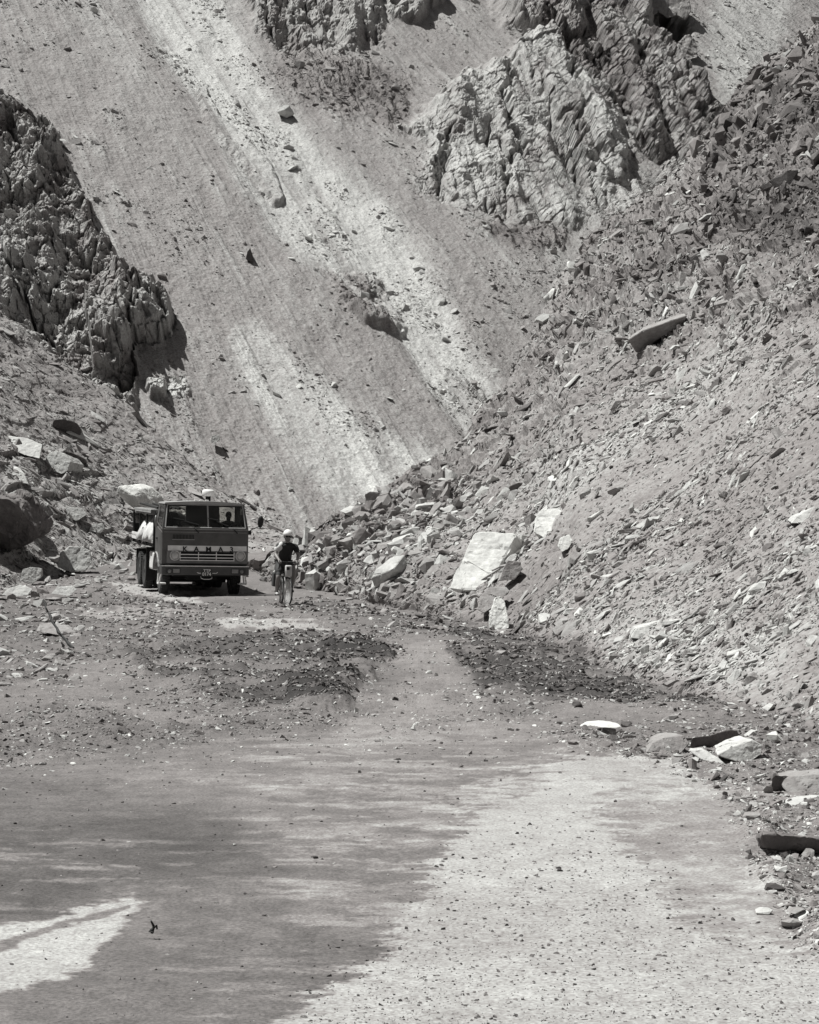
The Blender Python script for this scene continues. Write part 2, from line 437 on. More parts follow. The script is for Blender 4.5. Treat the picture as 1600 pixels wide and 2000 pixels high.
disp = (0.45 * d1 + 0.22 * d2 + 0.07 * d3 + coarse * (0.8 * rg + 0.10 * fh2) + (0.05 + 0.06 * sstep(-0.2, 0.5, cr)) * fh2 + 0.05 * fh3 + 0.30 * r_str + 0.09 * r_st2) * edge
RS.P += (N * disp[..., None] * near).astype(np.float32)
falls = fbm((X * 0.35 + Y * 0.02 + Z * 0.3) * 0.5, (Y * 0.9 - 0.4 * X) * 0.5, Zr[:1, :1] * 0, 5, 110)
r_alb = 0.215 + 0.03 * d1 + 0.03 * d2 + 0.02 * d3 + 0.035 * falls + 0.02 * fh3
r_alb += 0.06 * r_str + 0.035 * r_st2
r_alb -= 0.05 * coarse * sstep(-0.2, 0.4, cr)
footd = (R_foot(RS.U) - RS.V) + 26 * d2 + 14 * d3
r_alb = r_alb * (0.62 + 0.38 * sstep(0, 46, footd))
paleR = poly(RS.U + 60 * d2, RS.V + 40 * d1, [(1040,1000),(1120,900),(1250,800),(1450,660),(1620,560),(1620,760),(1450,860),(1300,1000),(1150,1100)], 50)
paleR2 = poly(RS.U + 40 * d2, RS.V + 30 * d1, [(1130,1230),(1300,1180),(1500,1240),(1620,1310),(1620,1400),(1400,1360),(1200,1300)], 30)
r_alb += 0.035 * paleR + 0.05 * paleR2
darkR = poly(RS.U + 30 * d2, RS.V + 30 * d1, [(1380,250),(1500,120),(1640,40),(1640,560),(1500,520),(1400,430)], 40)
r_alb -= 0.075 * darkR * sstep(-0.5, 0.2, d1 + d2)
r_alb = np.clip(r_alb, 0.05, 0.5)
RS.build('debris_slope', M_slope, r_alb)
RS_coarse, RS_cr, RS_pale, RS_str, RS_dark = coarse, cr, paleR, r_str + 0.4 * r_st2, darkR

# ------------------------------------------------------------------ left-hand slope
ul = ucols(-900, 640, 2.4)
LS = slope_sheet(ul, L_foot, L_crest, L_crestY, 260, 1.25, -30.0)
N = LS.normals()
X, Y, Z = LS.P[..., 0], LS.P[..., 1], LS.P[..., 2]
d1 = fbm(X * 0.2, Y * 0.2, Z * 0.2, 4, 170)
d2 = fbm(X * 1.0, Y * 0.6, Z * 1.0, 5, 175)
d3 = fbm(X * 4, Y * 3, Z * 4, 3, 180)
fh2, fc2 = facets(X * 1.1 - 0.9 * Z, (Z * 2.6 + X * 1.6), 195)
edge = sstep(0, 10, np.arange(LS.P.shape[0]))[:, None]
rub = poly(LS.U, LS.V, [(-400,900),(120,860),(240,930),(330,1010),(300,1120),(-400,1220)], 30)
disp = (0.35 * d1 + 0.14 * d2 + 0.04 * d3 + 0.05 * fh2 + 0.15 * rub * fh2) * edge
LS.P += (N * disp[..., None]).astype(np.float32)
l_str = fbm((Y * 1.0 + Z * 0.1) * 0.7, (X + 1.2 * Z) * 0.12, X * 0, 4, 205)
l_alb = np.clip(0.235 + 0.04 * d1 + 0.04 * d2 + 0.02 * d3 + 0.04 * l_str + 0.03 * rub, 0.05, 0.5)
LS.build('left_slope', M_slope, l_alb)
LS_rub = rub

# ------------------------------------------------------------------ mountainside behind, with its cliffs
def back_Y(u, v):
    k = 0.7 * (-0.4 * (u - 800) / F + 0.92)
    return 63.5 / (k - (1000 - v) / F)
ub = ucols(-900, 2500, 1.7)
vb = np.minimum(L_crest(ub), R_crest(ub))
rows = 820
t = np.linspace(0, 1, rows)[:, None]
Vb = (vb + 70) * (1 - t) + (-170) * t
lead = [(vb + 420), (vb + 230), (vb + 130)]
tail = [np.full(len(ub), v) for v in (-200, -250, -320, -420, -560)]
Vb = np.vstack([lead, Vb, tail])
Ub = np.broadcast_to(ub, Vb.shape)
Yb = back_Y(Ub, Vb)
BK = Sheet(np.stack([(Ub - 800) / F * Yb, Yb, (1000 - Vb) / F * Yb], -1).astype(np.float32), np.array(Ub, np.float32), Vb.astype(np.float32))
BK.hide[:3] = True; BK.hide[-5:] = True
X, Y, Z = BK.P[..., 0].copy(), BK.P[..., 1].copy(), BK.P[..., 2].copy()
q = X * 0.917 + Y * 0.399                                     # across the fall line
f_ = X * 0.34 - Y * 0.78                                      # down the fall line
b1 = fbm(q * 0.06, f_ * 0.03, X * 0, 4, 300)
b2 = fbm(q * 0.45, f_ * 0.3, X * 0, 5, 305)
b3 = fbm(q * 2.6, f_ * 2.2, X * 0, 3, 310)
b4 = fbm(q * 6.5, f_ * 7.5, X * 0, 2, 312); b5 = sstep(0.25, 0.75, fbm(q * 3.1, f_ * 4.0, X * 0, 2, 314))
st = fbm(q * 0.9, f_ * 0.05, X * 0, 6, 315, 0.65)                   # streaks of fines
st2 = fbm(q * 3.5, f_ * 0.12, X * 0, 4, 318)
wu = BK.U + 26 * b2 + 12 * b3; wv = BK.V + 22 * fbm(q * 0.45, f_ * 0.3, X * 0 + 5, 5, 325) + 8 * b3
def bp(pts, soft): return poly(wu, wv, pts, soft)
C1 = bp([(790,250),(850,200),(960,128),(1085,62),(1115,130),(1195,195),(1225,290),(1185,420),(1100,440),(1000,432),(880,392),(820,372),(850,300)], 16)
C2 = bp([(930,-40),(1250,-40),(1300,110),(1400,225),(1400,320),(1330,345),(1250,270),(1215,215),(1110,150),(1075,70),(985,45)], 14)
C3 = bp([(485,-30),(740,-30),(752,30),(738,80),(660,100),(560,95),(490,60)], 10)
C4 = bp([(1215,215),(1260,250),(1340,340),(1310,380),(1230,420),(1180,440),(1225,330)], 16) * 0.45
C5 = bp([(745,-30),(860,-30),(830,20),(770,40)], 8)
O1 = bp([(-200,150),(0,205),(60,222),(118,262),(150,350),(180,400),(212,460),(240,545),(312,548),(348,625),(318,650),(270,660),(264,800),(262,850),(200,820),(130,760),(60,720),(0,680),(-200,600)], 9)
O2 = bp([(290,742),(330,748),(372,728),(376,752),(345,778),(296,775)], 7)
O3 = bp([(690,590),(720,585),(800,620),(780,632),(730,618)], 6)
rk = np.clip(C1 + C2 + C3 + C4 + C5 + O1 + O2, 0, 1)
# how far each outcrop stands out from the scree: most at its head, nothing at its foot
def stand(mask, top, bot, m):
    return mask * m * np.clip((bot - BK.V) / (bot - top), 0.0, 1.2)
out = stand(C1, 60, 440, 3.4) + stand(C2, -20, 300, 3.0) + stand(C3, -30, 100, 1.6) + stand(O1, 200, 760, 0.8) + 0.2 * O1 * sstep(780, 560, BK.V) + O2 * 0.15 + C5 * 1.6 + O3 * 0.7
wa = fbm(X * 0.25, Z * 0.16, Y * 0.05, 2, 440); wb = fbm(X * 0.3, Z * 0.3, Y * 0.05 + 9, 2, 445)
w2 = fbm(X * 1.7, Z * 1.1, X * 0 + 2, 3, 448)
tall = 1 + 1.1 * O1
ca = X + 0.22 * Z + 0.8 * wa + 0.12 * w2; cb = (Z - 0.15 * X + 1.2 * wb + 0.15 * w2) * tall
h1, c1 = blocks(ca * 0.24, cb * 0.09, 400)
h2, c2 = blocks(ca * 0.62, cb * 0.24 + 0.3 * ca, 410)
h3, c3 = blocks(ca * 1.5 + 0.4 * cb, cb * 0.7, 420)
h4, c4 = blocks(ca * 3.4 + 0.8 * cb, cb * 1.8, 430)
ribs = fbm(ca * 0.55, cb * 0.13, X * 0, 5, 450, 0.6, True)
ribs2 = fbm(ca * 1.6 + 0.5 * cb, cb * 0.35, X * 0, 4, 455, 0.6, True)
broken = sstep(-0.15, 0.3, fbm(X * 0.3, Z * 0.3, X * 0 + 7, 3, 460))
crk = (1 - sstep(0.0, 0.06, c1)) * sstep(0.0, 0.3, wb) + (1 - sstep(0.0, 0.07, c2)) * 0.5 * broken
rough2 = np.clip(C2 + O1 * 0.9 + C3 * 0.6, 0, 1); broken = np.clip(broken * (0.25 + 0.75 * rough2) + 0.7 * O1 + 0.4 * C2, 0, 1)
clefts = band(wu, wv, [(985,105),(992,200),(1004,300),(985,380)], [6,9,8,5]) + band(wu, wv, [(874,262),(869,325),(856,368)], [5,9,7]) + 0.8 * band(wu, wv, [(1092,70),(1118,150),(1128,260),(1124,350)], [7,8,7,5]) + 0.7 * band(wu, wv, [(1158,320),(1176,365),(1160,410)], [6,9,5]) + 0.7 * band(wu, wv, [(1222,262),(1228,310),(1215,370)], [6,9,5])
relief = -1.1 * clefts * rk + rk * ((1.5 + 0.9 * rough2) * (h1 - 0.45) + (0.75 + 0.6 * rough2) * (h2 - 0.4) + (0.22 + 0.5 * broken + 0.15 * rough2) * h3 + (0.06 + 0.22 * broken) * h4
               + (0.05 + 0.12 * rough2) * ribs + (0.02 + 0.06 * broken) * ribs2 - crk * (0.8 + 0.4 * rough2))
# dry channel: the pale run of fines lies below a little bank on its left
chan_pts = [(330,-40),(372,30),(425,130),(475,215),(530,290),(600,385),(690,450),(760,520),(815,600),(870,690),(930,780),(980,850)]
chan = band(BK.U + 18 * b2 + 6 * b3, BK.V + 10 * b2, chan_pts, [64,66,60,56,62,70,70,56,50,46,48,56])
chan_d = band(BK.U + 14 * b2, BK.V + 8 * b2, chan_pts, [84,86,76,70,78,86,86,70,60,56,56,60])
chan = band(BK.U + 30 * b2 + 10 * b3 + 26 * st, BK.V + 10 * b2, chan_pts, [84,90,80,76,84,96,96,76,64,56,56,64])
chan = np.clip(chan * (0.55 + 0.9 * sstep(-0.45, 0.25, st + 0.5 * b2 + 0.4 * st2)), 0, 1) * sstep(900, 700, BK.V)
lip = band(BK.U + 5 * b3, BK.V + 5 * b2, [(395,165),(420,225),(470,275),(520,325),(545,368)], [8,18,22,20,14])
dk = bp([(540,85),(700,110),(800,150),(790,260),(700,230),(600,190),(545,140)], 20)
dk2 = bp([(640,510),(740,520),(800,610),(760,625),(690,590)], 14) + bp([(930,440),(1060,440),(1110,462),(1075,505),(1000,488)], 9) + bp([(880,690),(930,720),(970,770),(940,775),(890,735)], 12)
smallrough = np.clip(dk + dk2, 0, 1)
disp = 0.9 * b1 + 0.28 * b2 + 0.05 * b3 + (1 - rk) * (0.02 * b4 + 0.035 * b5) - 0.55 * chan_d + 0.5 * lip + 0.12 * st + 0.015 * st2 + smallrough * (0.30 * h3 + 0.15 * h4) + 0.02 * st2
out = out - 3.5 * poly(wu, wv, [(1262,30),(1340,40),(1335,75),(1315,110),(1280,95),(1262,60)], 10)
def blur(a):
    p = np.pad(a, 1, mode='edge')
    p = (p[:-2] + 2 * p[1:-1] + p[2:]) / 4
    return (p[:, :-2] + 2 * p[:, 1:-1] + p[:, 2:]) / 4
sdip = Z * 0.86 - X * 0.40 + 0.5 * wa; alng = X * 0.86 + Z * 0.40
s1_, k1 = facets(sdip * 1.1 + 0.10 * w2, alng * 0.16, 470); s2_, k2 = facets(sdip * 2.6 + 0.2 * w2, alng * 0.5, 475)
f3, k3 = facets(X * 1.5 + 0.3 * Z + 0.2 * w2, Z * 0.75 - 0.2 * X, 480); f4, k4 = facets(X * 3.3 + Z * 0.5, Z * 2.1 - X * 0.3, 485); f5, k5 = facets(X * 6.5 + Z, Z * 5.0, 490)
joint = (1 - sstep(0.0, 0.12, k3)) * broken + (1 - sstep(0, 0.10, k1)) * 0.7
detail = rk * (1 - 0.38 * np.clip(C1 - C2, 0, 1)) * (0.20 * s1_ + 0.10 * s2_ + (0.16 + 0.26 * broken) * f3 + (0.09 + 0.13 * broken) * f4 + 0.06 * f5 - 0.16 * joint)
stain = fbm(X * 0.5, Z * 0.35, X * 0 + 3, 5, 495, 0.65)
relief = blur(relief) + detail; out = blur(blur(blur(blur(out))))
Nb = np.array([0.23, -0.53, 0.82], np.float32)
Nc = np.array([0.10, -0.93, 0.36], np.float32)
BK.P += (disp[..., None] * Nb + (out + relief)[..., None] * Nc).astype(np.float32)
b_alb = 0.245 + 0.022 * b1 + 0.025 * b2 + 0.02 * b3 + 0.030 * st + 0.012 * st2
low = band(wu, wv, [(500,660),(600,800),(700,900),(780,960)], [50,70,90,110])
low2 = band(wu, wv, [(540,740),(600,830),(660,910),(700,960)], [16,22,30,40])
b_alb += (0.10 + 0.09 * sstep(-0.1, 0.4, st)) * low + 0.05 * low2 * sstep(-0.3, 0.3, st2)
runs = sstep(0.22, 0.5, st + 0.25 * st2) * sstep(250, 420, BK.V)
b_alb += 0.06 * runs + 0.05 * sstep(0.1, 0.45, st2) * sstep(-0.2, 0.3, b2) + 0.07 * poly(wu, wv, [(150,-60),(370,-60),(420,110),(350,190),(260,120),(170,60)], 60) * sstep(-0.3, 0.2, st)
pl = poly(wu, wv, [(1385,-60),(1560,-60),(1520,120),(1450,210),(1410,250),(1395,150)], 14)
b_alb += 0.11 * pl + 0.04 * poly(wu, wv, [(1060,430),(1200,380),(1330,330),(1290,380),(1140,480),(1100,560)], 14)
b_alb = b_alb * (1 - chan) + chan * (0.405 + 0.05 * st + 0.03 * b3 + 0.02 * b2)
b_alb -= 0.07 * smallrough + 0.02 * lip + 0.05 * (1 - chan) * band(wu, wv, [(330,20),(375,110),(425,200),(500,300),(545,360)], [20,28,34,26,12])  # shadow along the channel's left bank put in as a darker strip
b_alb = b_alb * (1 - rk) + rk * (0.345 + 0.03 * h2 + 0.03 * b2 + 0.02 * h3 - 0.10 * rough2 + 0.035 * O1 - 0.07 * joint - 0.10 * sstep(0.05, 0.4, stain) + 0.05 * sstep(-0.1, -0.4, stain) - 0.03 * (1 - sstep(0, 0.1, c2)))
b_alb = np.clip(b_alb, 0.05, 0.5)
BK.build('mountainside', M_back, b_alb)
BK_rk, BK_small, BK_chan, BK_O = rk, smallrough, chan, O1

# ------------------------------------------------------------------ stones
def hull_mesh(seed, dims, n=16, cuts=0, rough=0.0, boxy=0.5):
    """an angular broken stone: hull of random points in a rounded box"""
    r = random.Random(seed)
    bm = bmesh.new()
    for i in range(n):
        p = Vector((r.uniform(-1, 1), r.uniform(-1, 1), r.uniform(-1, 1)))
        m = max(abs(p.x), abs(p.y), abs(p.z)); l = p.length
        p = p / (m * boxy + l * (1 - boxy)) * r.uniform(0.85, 1.0)
        bm.verts.new((p.x * dims[0] / 2, p.y * dims[1] / 2, p.z * dims[2] / 2))
    h = bmesh.ops.convex_hull(bm, input=bm.verts)
    bmesh.ops.delete(bm, geom=list({g for g in h['geom_interior'] + h['geom_unused'] if isinstance(g, bmesh.types.BMVert)}), context='VERTS')
    if cuts: roughen(bm, seed, cuts, rough)
    bmesh.ops.triangulate(bm, faces=bm.faces)
    return bm

def roughen(bm, seed, cuts, amp, freq=1.6):
    for _ in range(cuts):
        bmesh.ops.subdivide_edges(bm, edges=bm.edges[:], cuts=1, use_grid_fill=True)
        bmesh.ops.triangulate(bm, faces=bm.faces[:])
    bm.normal_update()
    co = np.array([v.co[:] for v in bm.verts]); no = np.array([v.normal[:] for v in bm.verts])
    size = max(np.ptp(co, axis=0).max(), 1e-3)
    k = freq * 3 / size
    c = co * k + seed * 1.37
    n1 = fbm(c[:, 0], c[:, 1], c[:, 2], 4, seed % 97)
    a, _ = facets(c[:, 0] * 1.3 + c[:, 1] * 0.7, c[:, 2] * 1.3 + c[:, 1] * 0.5, seed % 89)
    co = co + no * ((n1 * 0.6 + a * 0.4) * amp * size)[:, None]
    for v, p in zip(bm.verts, co): v.co = p

def bm_mesh(name, bm, smooth=False):
    me = bpy.data.meshes.new(name); bm.to_mesh(me); bm.free()
    me.shade_smooth() if smooth else me.shade_flat()
    return me

PROTO = []
for k in range(26):
    fl = rnd.choice((0.25, 0.32, 0.45, 0.6, 0.8))
    bm = hull_mesh(100 + k, (1.0, rnd.uniform(0.55, 0.9), fl), 13, boxy=rnd.uniform(0.3, 0.8))
    bm.verts.ensure_lookup_table(); bm.verts.index_update()
    PROTO.append((np.array([v.co[:] for v in bm.verts], np.float32), np.array([[v.index for v in f.verts] for f in bm.faces], np.int32)))
    bm.free()

def frames(nrm, along, r, tilt=0.3, spin=0.6):
    """a rotation per stone: z near the ground's normal, x near the given direction"""
    n = nrm + r.normal(0, tilt, nrm.shape); n /= np.linalg.norm(n, axis=1, keepdims=True)
    x = along - n * (along * n).sum(1, keepdims=True); x /= np.linalg.norm(x, axis=1, keepdims=True) + 1e-9
    y = np.cross(n, x)
    a = r.normal(0, spin, len(n))[:, None]
    x2 = x * np.cos(a) + y * np.sin(a); y2 = np.cross(n, x2)
    return np.stack([x2, y2, n], 2)           # columns

def scatter(sheet, dens, count, smin, smax, power, r, along, alb, box=(-60, 1660, -40, 2040), tilt=0.3, spin=0.6, sink=0.15, ajit=0.25, stretch=(1, 1, 1), over=6):
    """stones over a sheet; sizes in photograph pixels (smin..smax, power law) turned into metres by distance"""
    N = sheet.normals()
    u0, u1, v0, v1 = box
    us = r.uniform(u0, u1, count * over); R, C = sheet.U.shape
    c = np.clip(np.searchsorted(sheet.U[0], us), 0, C - 1)
    vis = np.where(~sheet.hide[:, C // 2])[0]
    rr = r.integers(vis[0], vis[-1] + 1, count * over)
    V_ = sheet.V[rr, c]
    # rows are packed differently from column to column: weigh by the height of the column in the picture
    span = np.abs(sheet.V[vis[0], c] - sheet.V[vis[-1], c]); span = span / span.max()
    ok = (V_ > v0) & (V_ < v1) & (r.uniform(0, 1, len(c)) < dens[rr, c] * span)
    rr, c = rr[ok][:count], c[ok][:count]
    n = len(rr)
    xi = r.uniform(0, 1, n)
    e = 1 - power
    s = (smin ** e + xi * (smax ** e - smin ** e)) ** (1 / e)
    P = sheet.P[rr, c]; Nn = N[rr, c]
    L = s * P[:, 1] / F
    Rm = frames(Nn, np.broadcast_to(np.array(along, np.float32), Nn.shape), r, tilt, spin)
    asp = np.stack([r.uniform(0.8, 1.3, n), r.uniform(0.7, 1.1, n), r.uniform(0.7, 1.3, n)], 1) * np.array(stretch)
    loc = P + Nn * (L * (0.16 - sink))[:, None]
    a = alb[rr, c] * np.exp(r.normal(0, ajit, n)) * 1.05
    return dict(s=s, L=L, R=Rm, asp=asp, loc=loc, a=np.clip(a, 0.04, 0.55), k=r.integers(0, len(PROTO), n), uv=np.stack([sheet.U[rr, c], sheet.V[rr, c]], 1))

def join_stones(name, sets, mat):
    vs, fs, al = [], [], []; base = 0
    for d in sets:
        for k, (pv, pf) in enumerate(PROTO):
            i = np.where(d['k'] == k)[0]
            if not len(i): continue
            w = pv[None] * (d['asp'][i] * d['L'][i][:, None])[:, None, :]
            w = np.einsum('nij,nvj->nvi', d['R'][i], w) + d['loc'][i][:, None, :]
            vs.append(w.reshape(-1, 3)); m = len(pv)
            fs.append((pf[None] + (base + np.arange(len(i)) * m)[:, None, None]).reshape(-1, 3)); base += len(i) * m
            al.append(np.repeat(d['a'][i], m))
    o = link(name, np_mesh(name, np.vstack(vs), np.vstack(fs), np.concatenate(al)), mat)
    o['kind'] = 'stuff'
    return o

PROTO_ME = {}
def proto_mesh(k, mat):
    key = (k, mat.name)
    if key not in PROTO_ME:
        bm = bmesh.new(); vv = [bm.verts.new(p) for p in PROTO[k][0].tolist()]
        for f in PROTO[k][1]: bm.faces.new([vv[j] for j in f])
        roughen(bm, 700 + k, 2, 0.028)
        me = bm_mesh('stone', bm); me.materials.append(mat); PROTO_ME[key] = me
    return PROTO_ME[key]

def singles(d, count, name, label, cat, group, keep_out=()):
    """the largest stones of a set as objects of their own; removes them from the set"""
    order = np.argsort(-d['s'])[:count]
    u, v = d['uv'][order].T
    for i in order:
        a = d['a'][i]
        mat = M_pale if a > 0.31 else (M_mid if a > 0.15 else M_dark)
        o = link(name, proto_mesh(int(d['k'][i]), mat))
        Rm = Matrix(d['R'][i].tolist()).to_4x4(); Rm.translation = Vector(d['loc'][i].tolist())
        o.matrix_world = Rm @ Matrix.Diagonal((*(d['asp'][i] * d['L'][i]).tolist(), 1.0))
        tag(o, label, cat, group)
    keep = np.ones(len(d['s']), bool); keep[order] = False
    for k_ in d: d[k_] = d[k_][keep]

r1 = np.random.default_rng(1)
densR = np.clip((0.30 + 0.45 * RS_coarse + 0.35 * sstep(-0.25, 0.35, RS_cr) - 0.15 * RS_pale) * (0.13 + 1.35 * sstep(-0.2, 0.38, RS_str)), 0.04, 1)
aR = r_alb * 1.08
setR = scatter(RS, densR, 30000, 4.0, 36, 2.6, r1, (-0.75, -0.25, -0.55), aR, tilt=0.42, spin=0.6, ajit=0.4, stretch=(1.3, 0.9, 0.85), sink=0.07)
densRf = sstep(R_foot(RS.U) - 190, R_foot(RS.U) - 30, RS.V) * np.clip(0.5 + 1.2 * RS_cr, 0.1, 1)
setRf = scatter(RS, densRf, 4500, 6.0, 50, 2.4, r1, (-0.8, -0.35, -0.45), aR * 1.15, tilt=0.4, spin=0.8)
densRt = poly(RS.U, RS.V, [(560,1035),(700,970),(860,930),(960,980),(900,1040),(870,1160),(760,1180),(500,1160)], 40)
setRt = scatter(RS, densRt, 2400, 7.0, 62, 2.2, r1, (-0.9, -0.1, -0.35), aR * 1.25, box=(480, 1000, 900, 1200), tilt=0.3, spin=0.7)
densL = np.clip(0.35 + 0.5 * LS_rub, 0, 1)
setRs = scatter(RS, np.clip(0.35 + 0.5 * sstep(-0.35, 0.3, RS_str) + 0.3 * RS_cr, 0.15, 1), 26000, 3.2, 13, 2.6, r1, (-0.75, -0.25, -0.55), aR, tilt=0.5, spin=0.6, ajit=0.45, stretch=(1.4, 0.9, 0.95), sink=0.02)
setRx = scatter(RS, np.clip(RS_coarse * sstep(-0.2, 0.3, RS_cr) + RS_dark, 0, 1) * sstep(760, 560, RS.V), 2600, 9, 52, 2.7, r1, (-0.7, -0.3, -0.4), aR * 0.95, tilt=0.6, spin=1.2, ajit=0.3, sink=0.1)
setRl = scatter(RS, sstep(0, -40, RS.V - R_foot(RS.U)) * sstep(700, 900, RS.V) * (0.15 + sstep(0.0, 0.3, RS_str)), 1500, 10, 42, 2.7, r1, (-0.75, -0.25, -0.55), aR * 1.2, tilt=0.3, spin=0.4, ajit=0.25, stretch=(1.5, 0.9, 0.6), sink=0.05)
setL = scatter(LS, densL, 4200, 4.0, 42, 2.6, r1, (0.75, -0.2, -0.6), l_alb * 0.95, tilt=0.22, spin=0.3, stretch=(1.7, 0.9, 0.6))
densB = np.clip(0.05 + 0.75 * BK_small + 0.75 * sstep(0.0, 0.42, b2 + 0.3 * b1) + 0.30 * BK_chan * sstep(0.05, 0.3, b2 - 0.2 * b1) - 0.2 * sstep(760, 880, BK.V), 0.03, 1) * (1 - 0.85 * BK_rk)
setB = scatter(BK, densB, 30000, 2.4, 24, 3.1, r1, (0.9, -0.3, -0.1), b_alb * 1.0, tilt=0.45, spin=0.6, ajit=0.25)
setLs = scatter(LS, np.clip(0.3 + 0.5 * sstep(-0.3, 0.3, l_str) + 0.4 * LS_rub, 0, 1), 7000, 3.0, 12, 2.6, r1, (0.75, -0.2, -0.6), l_alb, tilt=0.45, spin=0.5, ajit=0.4, stretch=(1.4, 0.9, 0.9), sink=0.02)
box_r = (1660, 3000, -500, 2600)
setRo = scatter(RS, densR, 5200, 5.0, 40, 2.5, r1, (-0.75, -0.25, -0.55), aR, box=box_r, tilt=0.42, spin=0.6, ajit=0.4, stretch=(1.3, 0.9, 0.85), sink=0.07)
setRy = scatter(RS, RS_dark, 190, 24, 78, 2.3, r1, (-0.7, -0.3, -0.4), aR * 0.8, tilt=0.8, spin=1.5, ajit=0.25, sink=0.15, over=30)
singles(setR, 110, 'rock', 'broken slate rock lying loose in the debris of the steep slope above the road', 'rock', 'rocks in the debris slope')
singles(setRt, 40, 'rock', 'angular rock in the low heap of debris behind the cyclist', 'rock', 'rocks in the heap behind the cyclist')
singles(setL, 36, 'rock', 'grey slab of slate on the shaded slope beside the truck', 'rock', 'slabs on the slope beside the truck')
singles(setRf, 24, 'rock', 'pale flat slate at the bottom edge of the debris slope', 'rock', 'slates along the foot of the debris slope')
singles(setB, 20, 'rock', 'small far rock resting on the smooth mountainside scree', 'rock', 'rocks on the far scree')
join_stones('scree', [setR, setRo, setRy, setRs, setRx, setRl, setRf, setRt, setL, setLs, setB], M_scree)

gr_d = np.clip(GR_rough * 0.95 + 0.5 * GR_side + 0.16 * mottle, 0, 1)
rub_l = poly(GR.U, GR.V, [(-300,1100),(200,1100),(270,1125),(210,1160),(190,1250),(130,1330),(-300,1360)], 25)
setG = scatter(GR, gr_d, 42000, 2.8, 20, 2.8, r1, (0.9, 0.1, 0.0), np.clip(g_alb * 1.7, 0.11, 0.30), box=(-60, 1660, 1110, 1900), tilt=0.35, spin=1.5, ajit=0.5)
fan_g = gp([(265,1300),(430,1262),(620,1240),(770,1236),(792,1275),(725,1312),(692,1372),(645,1398),(560,1408),(430,1402),(300,1385),(255,1335)], 22) * np.clip(0.25 + 0.75 * (GR.U - 260) / 460, 0.2, 1)
strip_l = gp([(180,1150),(330,1165),(420,1196),(400,1236),(330,1258),(200,1262),(60,1240),(120,1190)], 14) * 0.7
setGm = scatter(GR, np.clip(fan_g + strip_l + rough_m2 + 0.9 * rough_r + 0.9 * rough_b, 0, 1) * sstep(-0.45, 0.1, med + fin), 26000, 2.8, 15, 2.5, r1, (0.9, 0.1, 0.0), np.clip(0.19 - 0.07 * rough_m2 - 0.05 * rough_r, 0.1, 0.3), box=(200, 1500, 1150, 1430), tilt=0.45, spin=1.5, ajit=0.6, over=34)
setGs = scatter(GR, GR_side * sstep(1380, 1440, GR.V), 2600, 7, 42, 2.3, r1, (0.9, -0.2, 0.0), np.full(GR.U.shape, 0.20), box=(1000, 1800, 1390, 1900), tilt=0.32, spin=1.2, ajit=0.5, over=26)
setD = scatter(GR, np.clip(0.03 + 0.9 * GR_dust * sstep(1540, 1760, GR.V) + 0.10 * GR_haze, 0, 1), 3600, 3, 14, 2.6, r1, (1, 0, 0), np.full(GR.U.shape, 0.12), box=(-20, 1620, 1440, 1990), tilt=0.45, spin=1.5, ajit=0.45)
setD2 = scatter(GR, np.clip(sstep(1330, 1420, GR.V) * (1 - GR_dust), 0, 1), 420, 3.5, 15, 2.3, r1, (1, 0, 0), np.full(GR.U.shape, 0.13), box=(0, 1000, 1380, 1990), tilt=0.4, spin=1.5, ajit=0.7)
foot_g = np.clip(1 - np.abs(GR.V - R_foot(GR.U) - 22) / 60, 0, 1) * sstep(640, 760, GR.U) * sstep(-0.4, 0.3, med)
setGf = scatter(GR, foot_g, 2600, 6, 36, 2.5, r1, (-0.9, -0.2, 0.0), np.full(GR.U.shape, 0.22), box=(600, 1660, 1150, 1560), tilt=0.3, spin=0.9, ajit=0.35)
setGl = scatter(GR, rub_l * np.clip(0.5 + 0.6 * sstep(-0.2, 0.4, med), 0, 1), 1700, 6, 44, 2.4, r1, (0.9, -0.2, 0.0), np.full(GR.U.shape, 0.27), box=(-60, 300, 1095, 1380), tilt=0.25, spin=1.2, ajit=0.3)
singles(setGl, 18, 'rock', 'flat pale rock scattered on the ground around the bent black stick', 'rock', 'rocks around the bent stick')
singles(setGs, 26, 'rock', 'flat slate rock strewn over the verge at the edge of the road', 'rock', 'slates strewn on the road verge')
singles(setD, 24, 'stone', 'small dark stone on the pale dusty strip of road', 'stone', 'stones on the pale dusty strip')
singles(setD2, 18, 'stone', 'small stone lying alone on the dark damp part of the road', 'stone', 'stones on the dark damp road')
join_stones('gravel', [setG, setGm, setGf, setGs, setGl, setD, setD2], M_gravel)

